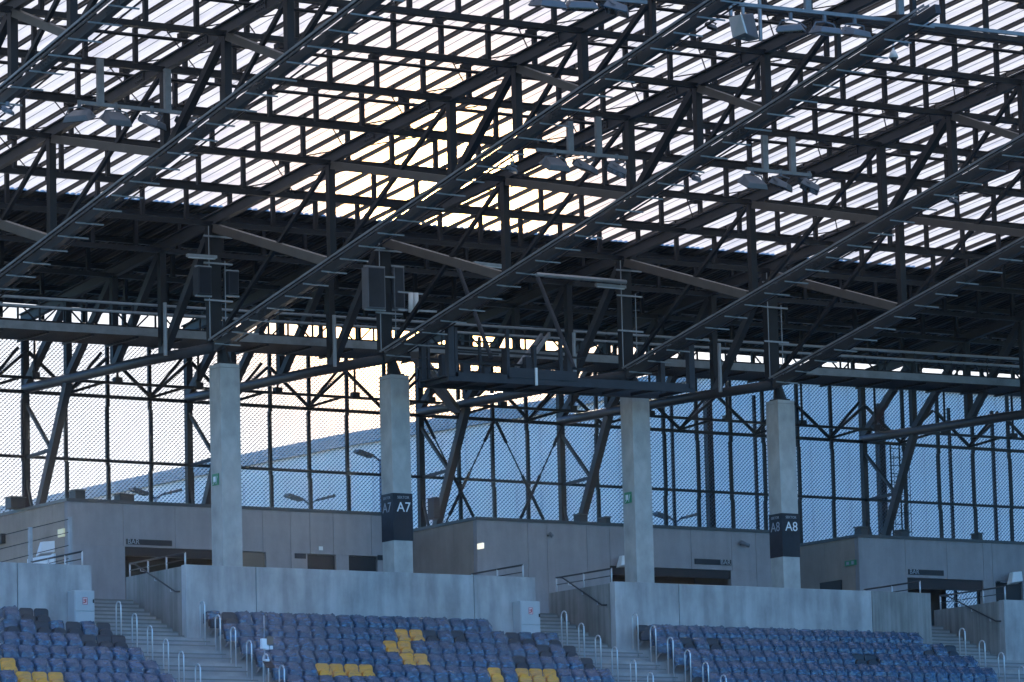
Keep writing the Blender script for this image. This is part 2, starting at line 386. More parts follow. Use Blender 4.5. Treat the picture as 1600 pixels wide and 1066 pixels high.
# rails on the parapet returns
def wall_rail(x, y0, y1, zb, zt, label, slope=False, sx=-1):
    t = thing('wall_railing', (x, y0, zb), label, 'railing', 'railings on the parapet returns')
    m = MB(); m.tube((x, y0, zt), (x, y1, zt), .028, 8); m.build('handrail', 'steel_grey', t, smooth=True)
    m = MB(); m.tube((x, y0, (zb+zt)/2), (x, y1, (zb+zt)/2), .016, 6); m.build('mid_rail', 'steel_grey', t, smooth=True)
    n = int((y1-y0)/1.05)+1
    for i in range(n):
        y = y0+.02+i*(y1-y0-.04)/(n-1); p = MB(); p.tube((x, y, zb-.02), (x, y, zt+.012), .026, 8); p.build('post', 'stainless', t, smooth=True)
    if slope:
        xx = x-.16; m = MB()
        m.path([(xx, y1-.3, zt-.02), (xx, y1-.6, zt-.06), (xx, y0+.35, zt-1.1), (xx, y0+.1, zt-1.12)], .024, 8); m.build('stair_handrail', 'steel_grey', t, smooth=True)
        for f in (.15, .5, .88):
            y = (y1-.6)+(y0+.35-(y1-.6))*f; z = zt-.06+(-1.04)*f
            b = MB(); b.path([(xx, y, z-.01), (xx, y, z-.09), (xx+.13, y, z-.1)], .012, 6); b.build('bracket', 'stainless', t)
wall_rail(60.02, 114.12, 117.3, 12.87, 13.29, 'steel railing on the far left parapet beside the wire fence')
wall_rail(63.33, 114.05, 117.45, 12.97, 13.36, 'steel railing with sloping handrail in front of the left bar', True)
wall_rail(75.16, 114.3, 117.2, 12.99, 13.42, 'short steel railing above the grey cabinet right of the A7 column')
wall_rail(78.32, 114.16, 117.25, 12.96, 13.40, 'steel railing with sloping handrail left of the unmarked middle column', True)
wall_rail(90.36, 114.2, 117.15, 12.95, 13.38, 'short steel railing at the right end of the A8 column parapet')
wall_rail(93.62, 113.9, 117.3, 12.84, 13.28, 'steel railing with sloping handrail at the right edge', True)

# hoop rails in the aisles
hp = None
ORD = ['first', 'second', 'third', 'fourth', 'fifth', 'sixth', 'seventh', 'eighth', 'ninth', 'tenth', 'eleventh', 'twelfth', 'thirteenth',
       'fourteenth', 'fifteenth', 'sixteenth', 'seventeenth', 'eighteenth', 'nineteenth', 'twentieth', 'twenty-first', 'twenty-second',
       'twenty-third', 'twenty-fourth', 'twenty-fifth', 'twenty-sixth']
HOOPS = [('left side of the left stairs', 112.85, [(185, 940), (210, 959), (234, 978), (259, 999), (283, 1018), (309, 1038)]),
         ('right side of the left stairs', 113.0, [(316, 940), (340, 961), (364, 980), (389, 1001), (415, 1022), (440, 1040)]),
         ('left side of the middle stairs', 112.85, [(881, 955), (908, 974), (934, 993), (960, 1011), (989, 1031), (1016, 1051)]),
         ('right side of the middle stairs', 113.0, [(992, 959), (1020, 978), (1047, 996), (1074, 1016), (1102, 1035), (1130, 1055)]),
         ('left side of the right stairs', 112.85, [(1503, 982), (1534, 1001), (1564, 1020), (1596, 1041)])]
for side, y0, pts in HOOPS:
    for i, (px, py) in enumerate(pts):
        p = at(px, py, Y=y0-.9*i); lab = '%s polished hoop rail from the top, on the %s' % (ORD[i], side)
        zb = row_z(i+2)+.0 
        if hp is None:
            hp = thing('hoop_rail', (0, 0, 0), lab, 'handrail', 'steel hoop rails along the stairs')
            H = 1.36; pts3 = [(0, .14, .1)]+[(0, .14*math.cos(t), H-.14+.14*math.sin(t)) for t in [j*math.pi/10 for j in range(11)]]+[(0, -.14, -.1)]
            m = MB(); m.path(pts3, .019, 8); m.build('hoop', 'stainless', hp, smooth=True)
            for s in (1, -1):
                m = MB(); m.tube((0, .14*s, .1*s), (0, .14*s, .1*s+.012), .06, 10); m.build('base_flange', 'galv', hp)
            o = hp
        else:
            o = copy_tree(hp); o['label'] = lab
        o.location = (p.x, y0-.9*i, p.z-1.36)

# ------------------------------------------------------------------ seats
def rounded(w, z0, z1, r, top=True):
    P = [(-w/2+.02, z0), (w/2-.02, z0)]
    P += [(w/2-r+r*math.cos(t), z1-r+r*math.sin(t)) for t in [j*math.pi/2/5 for j in range(6)]]
    P += [(-w/2+r-r*math.sin(t), z1-r+r*math.cos(t)) for t in [j*math.pi/2/5 for j in range(6)]]
    return P
def bend(x, y, z):   # shallow shell leaning back
    return (x, y+.9*x*x*-.55+(z-.4)*.16, z)
def seat_proto(mk, film):
    t = thing('stadium_seat', (0, 0, 0), '-', 'seat')
    b = MB(); b.prism(rounded(.45, .38, .83, .09), -.02, .02, bend); b.build('backrest', mk, t, bevel=.012)
    p = MB(); arch = [(-.205, .33), (.205, .33)]+[(.205*math.cos(a), .50+.14*math.sin(a)) for a in [j*math.pi/10 for j in range(11)]]
    p.prism(arch, -.19, -.09, lambda x, y, z: (x, y+(z-.4)*.22, z)); p.build('seat_pan', mk, t, bevel=.015)
    s = MB(); s.bar((-.2, -.02, .36), (.2, -.02, .36), .05, .05); s.bar((0, -.02, .35), (0, .25, .2), .05, .05); s.build('bracket', 'galv', t)
    if film is not None:
        rr = random.Random(film*11+3); NX, NZ = 12, 14
        front = []; m = MB(); ph = rr.uniform(0, 6); sl = rr.uniform(.5, 1.3)
        drop = .30 if film < 4 else .60
        for j in range(NZ+1):
            for i in range(NX+1):
                u = i/NX-.5; v = j/NZ; x = u*.455; z = drop+(.855-drop)*v
                zz = z-.07*abs(2*u)**4*(1 if v > .85 else 0)*v+(rr.uniform(.01, .05) if (v > .95 and i in (1, NX-1, rr.randrange(NX))) else 0)
                y = -.065-(.2*min(1, max(0, (.86-z)/.24))**.8 if drop < .5 else .02)+(z-.4)*.16
                y += .016*math.sin(20*(x*sl+z)+ph)+.008*math.sin(47*(x*.9-z*.6)+2*ph)
                y += .13*max(0, abs(2*u)-.8)/.2
                m.v.append((x, y, zz))
        for j in range(NZ):
            for i in range(NX):
                a = j*(NX+1)+i; m.f.append((a, a+1, a+NX+2, a+NX+1))
        b0 = len(m.v)                                       # over the top to the back
        for i in range(NX+1):
            x, y, z = m.v[NZ*(NX+1)+i]; m.v.append((x, y+.11, z-.01))
        for i in range(NX+1):
            x, y, z = m.v[NZ*(NX+1)+i]; m.v.append((x, y+.14, z-.3))
        for i in range(NX):
            a = NZ*(NX+1)+i; m.f.append((a, a+1, b0+i+1, b0+i)); m.f.append((b0+i, b0+i+1, b0+NX+2+i, b0+NX+1+i))
        m.build('plastic_cover', 'film' if mk == 'seat_dark' else 'film_clear', t, smooth=True)
    return t
PROTO = {}
for mk in ('dark', 'yellow'):
    PROTO[mk, None] = seat_proto('seat_'+mk, None)
    for f in range(5): PROTO[mk, f] = seat_proto('seat_'+mk, f)
used = set()
BARE = {'M': {1: [347, 360, 768], 2: [663, 707, 794], 3: [844, 886], 4: [803, 912]},
        'R': {1: [1007], 2: [1073, 1114, 1484], 3: [1350], 4: [1063]},
        'L': {1: [32, 58], 2: [58, 110, 160], 3: [134, 160, 185]}}
HALF = {'M': {2: [817, 860], 1: [334]}, 'R': {2: [1447]}, 'L': {2: [8, 84]}}
YEL = {'M': {2: [626], 3: [619, 641], 4: [644, 668], 5: [504, 528, 551, 576, 782, 806, 828, 850]}, 'L': {5: [8, 20], 6: [45, 72, 98, 125]}, 'R': {}}
YBARE = {'M': {2: [639]}}
BLK = {'L': ('left block', {1: (57.2, 58.62), 2: (56.73, 60.13), 3: (56.25, 60.13), 4: (55.76, 60.13), 5: (55.27, 60.13), 6: (54.8, 60.13)}),
       'M': ('middle block', {1: (63.72, 73.4), 2: (63.72, 75.3), 3: (63.72, 75.3), 4: (63.72, 75.3), 5: (63.72, 75.3), 6: (63.72, 67.8)}),
       'R': ('right block', {1: (78.75, 89.75), 2: (78.75, 90.5), 3: (78.75, 90.5), 4: (78.75, 90.5), 5: (78.75, 86.5)})}
ROWN = {1: 'top row', 2: 'second row', 3: 'third row', 4: 'fourth row', 5: 'fifth row', 6: 'sixth row'}
def near(tab, blk, k, px):
    return any(abs(px-q) < 11.5 for q in tab.get(blk, {}).get(k, []))
def px_of(p):
    v = Vector(p); return W_PX/2+F_PX*v.dot(CR)/v.dot(CF)
nseat = 0
for blk, (bname, rows) in BLK.items():
    for k, (a, b) in rows.items():
        n = round((b-a)/.487); pitch = (b-a)/n
        # seats counted from the aisle side that is certain in the photograph
        taken = {'y': set(), 'b': set()}
        for i in range(n):
            x = a+pitch*(i+.5); y = row_y(k)-.32; z = row_z(k)+(.0 if blk != 'L' else -.06); px = px_of((x, y, z+.65))
            mk = 'yellow' if (near(YEL, blk, k, px) or near(YBARE, blk, k, px)) else 'dark'
            if near(YBARE, blk, k, px) and abs(px-639) < 9.5: f = None
            elif mk == 'dark' and near(BARE, blk, k, px): f = None
            elif near(HALF, blk, k, px): f = 4
            else: f = rnd.randrange(4)
            if mk == 'yellow' and f == 4: f = 0
            key = (mk, f)
            if key not in used: o = PROTO[key]; used.add(key)
            else: o = copy_tree(PROTO[key])
            o.location = (x+rnd.uniform(-.008, .008), y+rnd.uniform(-.012, .012), z); o.rotation_euler.z = rnd.uniform(-.03, .03)
            state = {None: 'bare', 4: 'half covered'}.get(f, 'film wrapped')
            hue = 'dark grey' if mk == 'dark' else 'yellow'
            if blk == 'L': place = '%s from the stairs' % ORD[n-1-i]
            else: place = '%s from left' % ORD[i]
            o['label'] = '%s %s seat, %s, %s of the %s' % (state, hue, place, ROWN[k], bname)
            o['group'] = 'stadium seats'; nseat += 1
for key, p in PROTO.items():
    if key not in used:
        for ch in list(p.children): bpy.data.objects.remove(ch)
        bpy.data.objects.remove(p)
print('seats', nseat)

# ------------------------------------------------------------------ cabinets on the terrace
for x0, x1, lab in ((59.38, 60.02, 'grey electrical cabinet at the end of the far left parapet'),
                    (74.44, 75.15, 'grey electrical cabinet right of the A7 column, beside the middle stairs')):
    t = thing('electrical_cabinet', ((x0+x1)/2, 113.4, 10.4), lab, 'cabinet', 'grey electrical cabinets')
    zt = 12.1 if x0 < 70 else 12.23
    m = MB(); m.box(x0, x1, 113.42, 113.84, 10.4, zt); m.build('body', 'cabinet', t, bevel=.012)
    m = MB(); m.box(x0+.02, x1-.02, 113.395, 113.418, 11.52, zt-.04); m.build('upper_door', 'cabinet', t, bevel=.006)
    m = MB(); m.box(x0+.02, x1-.02, 113.395, 113.418, 10.42, 11.49); m.build('lower_door', 'cabinet', t, bevel=.006)
    cx = (x0+x1)/2; zc = zt-.30
    s = MB(); s.box(cx-.075, cx+.075, 113.388, 113.394, zc-.10, zc+.10); st = s.build('warning_sticker', 'pink', t)
    s = MB()
    for (a, b, c, d) in ((-.075, .075, .085, .1), (-.075, .075, -.1, -.085), (-.075, -.06, -.085, .085), (.06, .075, -.085, .085), (.0, .04, -.05, .06), (-.04, -.015, -.01, .05), (-.05, 0, -.06, -.03)):
        s.box(cx+a, cx+b, 113.382, 113.387, zc+c, zc+d)
    s.build('warning_mark', 'red', st)
    m = MB(); m.box(x1-.07, x1-.04, 113.36, 113.394, 11.75, 11.85); m.build('handle', 'dark', t)

# weather mast on the stairs
p = at(413, 1004, Y=108.6); t = thing('weather_mast', (p.x, 108.6, row_z(6)), 'slim mast with white instrument boxes and tilted solar panel by the left stairs', 'weather station')
X, Y = p.x, 108.6
m = MB(); m.tube((X, Y, row_z(6)), (X, Y, p.z+.75), .02, 8); m.build('mast', 'galv', t, smooth=True)
def bx(cpx, cpy, w, h, d, name, mt):
    q = at(cpx, cpy, Y=Y-.08); m = MB(); m.box(q.x-w/2, q.x+w/2, Y-.08-d/2, Y-.08+d/2, q.z-h/2, q.z+h/2); return m.build(name, mt, t, bevel=.008)
bx(412, 1006, .16, .28, .12, 'instrument_box', 'white'); bx(420, 1001, .2, .22, .14, 'dark_box', 'door_brown')
bx(416, 1012, .12, .12, .1, 'sensor', 'white'); bx(423, 1012, .09, .1, .1, 'sensor', 'white'); bx(417, 1032, .12, .06, .1, 'clamp', 'white')
q = at(420, 1039, Y=Y-.15); m = MB(); m.hexa([(q.x-.14, Y-.25, q.z-.1), (q.x+.14, Y-.25, q.z-.1), (q.x+.14, Y-.05, q.z+.1), (q.x-.14, Y-.05, q.z+.1),
    (q.x-.14, Y-.26, q.z-.085), (q.x+.14, Y-.26, q.z-.085), (q.x+.14, Y-.06, q.z+.115), (q.x-.14, Y-.06, q.z+.115)]); m.build('solar_panel', 'lamp_glass', t)
q = at(410, 985, Y=Y); m = MB(); m.path([(X, Y, q.z-.1), (X-.05, Y, q.z), (X+.05, Y, q.z+.12)], .012, 6)
for a in range(3): m.tube((X, Y, q.z+.05), (X+.15*math.cos(a*2.1), Y+.15*math.sin(a*2.1), q.z+.05), .012, 5); 
m.build('wind_cups', 'black', t)

# ------------------------------------------------------------------ concrete columns with sector signs
CT, CB, CW = 19.0, 10.3, .664
SGN = {3: ('A7', 14.0, 15.42), 5: ('A8', 14.0, 15.38)}
for k in (1, 2, 3, 4, 5, 6):
    if k == 1: pass
    x0 = XT[k]+.511-CW/2; x1 = x0+CW
    t = thing('concrete_column', (XT[k]+.511, YC+CW/2, FLOOR),
              {1: 'concrete column left of the frame under the far left truss', 2: 'leftmost concrete column, bare, with a small green exit sign',
               3: 'concrete column carrying the black A7 sector sign', 4: 'bare concrete column between the A7 and A8 columns, with green signs',
               5: 'concrete column carrying the black A8 sector sign', 6: 'concrete column right of the frame under the last truss'}[k], 'column', 'concrete columns under the roof trusses')
    m = MB(); m.box(x0, x1, YC, YC+CW, FLOOR-.3, CT-.12); m.build('shaft', 'concrete_column', t, bevel=.02)
    m = MB(); m.box(x0+.003, x1-.003, YC+.003, YC+CW-.003, CT-.118, CT); m.build('cap', 'concrete_column', t, bevel=.015)
    m = MB(); m.box(x0+.1, x1-.1, YC+.1, YC+CW-.1, CT+.001, CT+.06); m.tube(((x0+x1)/2, YC+CW/2, CT+.06), ((x0+x1)/2-.15, YC+CW/2-.1, CT+.5), .22, 12, .13)
    m.build('bearing', 'steel', t)
    if k in (2, 4):
        z0 = 15.55 if k == 2 else 15.62
        m = MB(); m.box(x0-.03, x0-.001, YC+.16, YC+.52, z0-.12, z0+.22); sg = m.build('exit_sign', 'green', t)
        m = MB(); m.box(x0-.038, x0-.031, YC+.30, YC+.44, z0-.02, z0+.14); m.bar((x0-.035, YC+.2, z0+.14), (x0-.035, YC+.28, z0-.08), .006, .03, (1, 0, 0)); m.bar((x0-.035, YC+.34, z0+.0), (x0-.035, YC+.46, z0-.09), .006, .03, (1, 0, 0))
        m.build('pictogram', 'letter', sg)
    if k in SGN:
        nm, a, b = SGN[k]
        s = thing('sector_sign', (XT[k]+.511, YC, a), 'black wraparound sector sign reading %s on a concrete column' % nm, 'sign', 'black sector signs')
        e = .012
        m = MB(); m.box(x0-e, x1+e, YC-e, YC-.002, a, b); f1 = m.build('front_panel', 'sign_dark', s)
        m = MB(); m.box(x0-e, x0-.002, YC-.001, YC+CW, a, b); f2 = m.build('side_panel', 'sign_dark', s)
        cx = (x0+x1)/2
        text('lettering', 'SEKTOR', .115, 'letter_dim', f1, (cx+.02, YC-e, b-.13), (1, 0, 0), (0, 0, 1))
        text('lettering', nm, .42, 'letter', f1, (cx+.03, YC-e, b-.43), (1, 0, 0), (0, 0, 1))
        text('lettering', 'SEKTOR', .115, 'letter_dim', f2, (x0-e, YC+CW/2, b-.13), (0, -1, 0), (0, 0, 1))
        text('lettering', nm, .42, 'letter_dim', f2, (x0-e, YC+CW/2, b-.43), (0, -1, 0), (0, 0, 1))

# ------------------------------------------------------------------ kiosks
KT = 15.72
def kiosk(x0, x1, opens, joints, label, side_back, back=True, sidejoints=()):
    t = thing('bar_kiosk', ((x0+x1)/2, YK, FLOOR), label, 'building', 'concrete bar buildings on the concourse')
    segs = sorted(set([x0, x1]+joints)); ZD = 14.32
    w = MB(); th = .22
    for a, b in zip(segs, segs[1:]):
        w.box(a+.008, b-.008, YK, YK+th, ZD, KT-.1)
    xs = [x0]+[v for o in opens for v in o[:2]]+[x1]
    for a, b in zip(xs[0::2], xs[1::2]):
        if b-a < .05: continue
        cut = [a]+[j for j in joints if a+.05 < j < b-.05]+[b]
        for c, d in zip(cut, cut[1:]): w.box(c+.008 if c != a else c, d-.008 if d != b else d, YK, YK+th, FLOOR-.1, ZD-.002)
    w.box(x0+.03, x1-.03, YK+.03, YK+th-.03, ZD+.01, KT-.12)
    wall = w.build('front_wall', 'kiosk_panel', t)
    yb = 125.9
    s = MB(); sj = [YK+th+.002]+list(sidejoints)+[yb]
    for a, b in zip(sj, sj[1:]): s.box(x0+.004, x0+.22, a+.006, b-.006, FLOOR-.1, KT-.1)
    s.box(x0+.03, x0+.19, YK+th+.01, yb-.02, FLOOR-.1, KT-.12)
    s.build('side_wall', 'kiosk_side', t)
    s = MB(); s.box(x1-.22, x1-.004, YK+th+.002, yb, FLOOR-.1, KT-.1); s.build('side_wall', 'kiosk_panel', t)
    if back:
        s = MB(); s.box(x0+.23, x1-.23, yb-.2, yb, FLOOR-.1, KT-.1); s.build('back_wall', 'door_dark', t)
    s = MB(); s.box(x0-.05, x1+.05, YK-.05, yb+.1, KT-.098, KT); s.build('roof', 'flashing', t)
    for o in opens:
        kind = o[2]
        a, b = o[0], o[1]
        if kind == 'bar':
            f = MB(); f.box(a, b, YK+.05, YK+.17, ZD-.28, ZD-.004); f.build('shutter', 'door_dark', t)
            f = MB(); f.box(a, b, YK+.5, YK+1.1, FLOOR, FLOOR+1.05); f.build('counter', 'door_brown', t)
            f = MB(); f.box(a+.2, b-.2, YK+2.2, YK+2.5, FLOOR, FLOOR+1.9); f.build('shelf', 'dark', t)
        elif kind == 'open': pass
        else:
            f = MB(); f.box(a+.03, b-.03, YK+.06, YK+.12, FLOOR, ZD-.03); d = f.build('door', 'door_brown' if kind == 'brown' else 'door_dark', t)
            f = MB(); f.box(b-.12, b-.09, YK+.02, YK+.058, FLOOR+1.0, FLOOR+1.14); f.build('handle', 'stainless', d)
    return t
def sign_bar(t, a, b, z0, z1, right=False):
    m = MB(); m.box(a, b, YK-.03, YK-.002, z0, z1); s = m.build('sign_board', 'sign_dark', t)
    x = b-.24 if right else a+.24
    text('lettering', 'BAR', .23, 'letter_dim', s, (x, YK-.03, (z0+z1)/2), (1, 0, 0), (0, 0, 1))
k1 = kiosk(63.25, 74.9, [(65.2, 68.95, 'bar'), (69.27, 70.16, 'brown'), (71.64, 72.69, 'door'), (73.15, 74.21, 'door')],
           [65.15, 66.95, 69.3, 70.05, 71.05, 71.75, 72.6, 74.0], 'grey concrete kiosk reading BAR behind the two left columns', 0, sidejoints=(122.2, 123.0, 124.6))
sign_bar(k1, 65.24, 66.82, 14.36+.02, 14.55)
k2 = kiosk(77.95, 89.9, [(83.08, 87.95, 'bar')], [79.9, 80.65, 82.2, 83.1, 84.2, 86.35, 88.0, 89.0], 'grey concrete kiosk with BAR sign at right, behind the two right columns', 0, sidejoints=(122.6,))
sign_bar(k2, 86.47, 87.95, 14.48, 14.66, True)
k3 = kiosk(93.3, 112, [(95.35, 98.67, 'open'), (99.2, 100.4, 'door')], [95.3, 97.1, 98.7, 99.1, 101, 103, 105], 'grey concrete kiosk at the right edge with daylight showing through its bar', 0, back=False, sidejoints=(122.2, 123.1))
q = MB(); q.box(96.4, 98.5, YK+1.9, YK+2.0, FLOOR, FLOOR+1.9); q.box(95.4, 95.9, YK+2.5, YK+2.6, FLOOR, FLOOR+1.5); q.build('inner_partition', 'dark', k3)
q = MB(); q.box(95.36, 98.66, YK+.05, YK+.17, 13.95, 14.316); q.build('shutter', 'door_dark', k3)
sign_bar(k3, 95.4, 96.92, 14.42, 14.60)
# fittings on the kiosks
def lit(t, x, y0, y1, z0, z1, mt='lit_sign'):
    m = MB(); m.box(x-.06, x-.001, y0, y1, z0, z1); return m.build('lit_exit_sign', mt, t)
e = at(752, 853, X=77.95); lit(k2, 77.95, e.y-.17, e.y+.15, e.z-.10, e.z+.08)
e = at(97, 833, X=63.25); lit(k1, 63.25, e.y-.2, e.y+.18, e.z-.12, e.z+.12, 'dim_sign')
e = at(1330, 880, X=93.3); s = MB(); s.box(93.25, 93.298, e.y-.3, e.y+.3, e.z-.09, e.z+.09); s = s.build('exit_sign', 'green', k3)
m = MB(); m.box(93.243, 93.249, e.y+.06, e.y+.2, e.z-.05, e.z+.05); m.box(93.243, 93.249, e.y-.2, e.y-.08, e.z-.06, e.z+.06); m.build('pictogram', 'letter_dim', s)
e = at(1299, 915, X=93.3); m = MB(); m.box(93.26, 93.3, e.y-.6, e.y+.6, FLOOR, e.z+.14); m.build('side_door', 'door_dark', k3)
e = at(66, 876, X=63.25); m = MB(); m.box(63.2, 63.248, e.y-.9, e.y+.9, e.z-.3, e.z+.13); m.build('notice_board', 'white', k1)
e = at(2, 843, X=63.25); m = MB(); m.box(63.1, 63.248, e.y-.3, e.y+.3, e.z-.15, e.z+.15); m.build('dark_box', 'dark', k1)
for px, py, w in ((469, 868.5, .4), (594, 871, .2)):
    q = at(px, py, Y=YK); m = MB(); m.box(q.x-w/2, q.x+w/2, YK-.02, YK-.001, q.z-.09, q.z+.07); m.build('door_sign', 'sign_dark', k1)
q = at(501, 857, Y=YK); m = MB(); m.box(q.x-.07, q.x+.07, YK-.02, YK-.001, q.z-.06, q.z+.06); m.box(q.x-.02, q.x+.06, YK-.026, YK-.021, q.z-.05, q.z+.01); m.build('door_number', 'white', k1)
def wall_camera(px, py, t0, label, sx):
    q = at(px, py, Y=YK); t = thing('security_camera', (q.x, YK, q.z), label, 'camera', 'cameras on the kiosk walls')
    m = MB(); m.tube((q.x-.03*sx, YK, q.z), (q.x-.03*sx, YK-.14, q.z), .03, 8); m.build('arm', 'steel_grey', t)
    m = MB(); m.tube((q.x-.14*sx, YK-.14, q.z+.07), (q.x+.18*sx, YK-.2, q.z-.05), .065, 10); m.build('housing', 'lamp_body', t, smooth=True)
wall_camera(856, 837, k2, 'small dark camera on the kiosk wall left of the unmarked middle column', .3)
wall_camera(1158, 851, k2, 'camera on the kiosk wall just left of the A8 column', 1)
# wall lamp on the left kiosk side and floodlights near the bars
def wall_lamp(px, py, Y, label, sc=1):
    q = at(px, py, Y=Y); t = thing('work_lamp', (q.x, Y, q.z), label, 'lamp', 'tilted wall lamps by the bars')
    m = MB(); m.hexa([(q.x-.25*sc, Y-.3, q.z-.2*sc), (q.x+.25*sc, Y-.3, q.z-.12*sc), (q.x+.25*sc, Y, q.z-.2*sc), (q.x-.25*sc, Y, q.z-.26*sc),
                      (q.x-.1*sc, Y-.2, q.z+.18*sc), (q.x+.3*sc, Y-.2, q.z+.22*sc), (q.x+.3*sc, Y, q.z+.2*sc), (q.x-.1*sc, Y, q.z+.18*sc)]); m.build('head', 'white', t, bevel=.02)
    m = MB(); m.box(q.x+.05, q.x+.2, Y+.002, Y+.2, q.z-.1, q.z+.1); m.build('bracket', 'galv', t)
wall_lamp(67, 857, 119.5, 'white tilted lamp in front of the left kiosk side wall')
wall_lamp(971, 877, 120.9, 'white tilted lamp beside the unmarked middle column', .9)
wall_lamp(1581, 903, 120.9, 'white tilted lamp at the right edge above the last bar')
# boxes on the kiosk roofs
for px, py, w, h, lab in ((121, 772, .34, .42, 'dark vent box on the left corner of the left kiosk roof'), (194, 776, .5, .32, 'wider dark vent box on the left kiosk roof'),
                          (24, 789, .5, .3, 'dark vent box at the left edge of the picture'), (907, 802, .3, .4, 'brown vent box on the roof right of the unlabelled kiosk corner'),
                          (1345, 822, .28, .42, 'dark vent box on the corner of the right kiosk roof'), (1408, 830, .3, .34, 'dark vent box beside the slanted strut on the right kiosk'),
                          (1526, 832, .2, .36, 'small vent pipe box at the far right kiosk'), (945, 806, .18, .3, 'small vent pipe left of the unmarked middle column')):
    VY = 122.6 if px > 30 else 124.4
    q = at(px, py, Y=VY); t = thing('roof_vent', (q.x, VY, KT), lab, 'vent', 'vents on the kiosk roofs')
    m = MB(); m.box(q.x-w/2, q.x+w/2, VY-.2, VY+.2, KT, KT+h*.6+.16); m.build('duct', 'dark', t, bevel=.015)
    m = MB(); m.box(q.x-w/2-.03, q.x+w/2+.03, VY-.23, VY+.23, KT+h*.6+.161, KT+h*.6+.19); m.build('cap', 'flashing', t)
e = at(674, 800, X=77.7); t = thing('antenna_box', (77.8, e.y, KT), 'grey box with white spike on the kiosk roof edge right of the A7 column', 'antenna')
m = MB(); m.box(77.62, 77.84, e.y-.3, e.y+.1, e.z-.25, e.z+.45); m.build('box', 'speaker', t, bevel=.01)
m = MB(); m.tube((77.73, e.y-.1, e.z+.451), (77.73, e.y-.1, e.z+.85), .03, 8, .006); m.build('spike', 'white', t)

# wire fence at far left
t = thing('wire_fence', (61.4, 119, FLOOR), 'tall wire fence on grey posts in front of the left kiosk', 'fence')
for px, py in ((47, 824), (109, 808)):
    q = at(px, py, Y=119); m = MB(); m.box(q.x-.055, q.x+.055, 118.95, 119.05, FLOOR, q.z); m.build('post', 'galv', t)
q0 = at(47, 826, Y=119); q1 = at(109, 811, Y=119)
for i in range(5):
    dz = -i*.39; a = q0-(q1-q0)*3; m = MB(); m.tube((a.x, 119, a.z+dz), (q1.x, 119, q1.z+dz), .012, 5); m.build('wire', 'steel_grey', t)

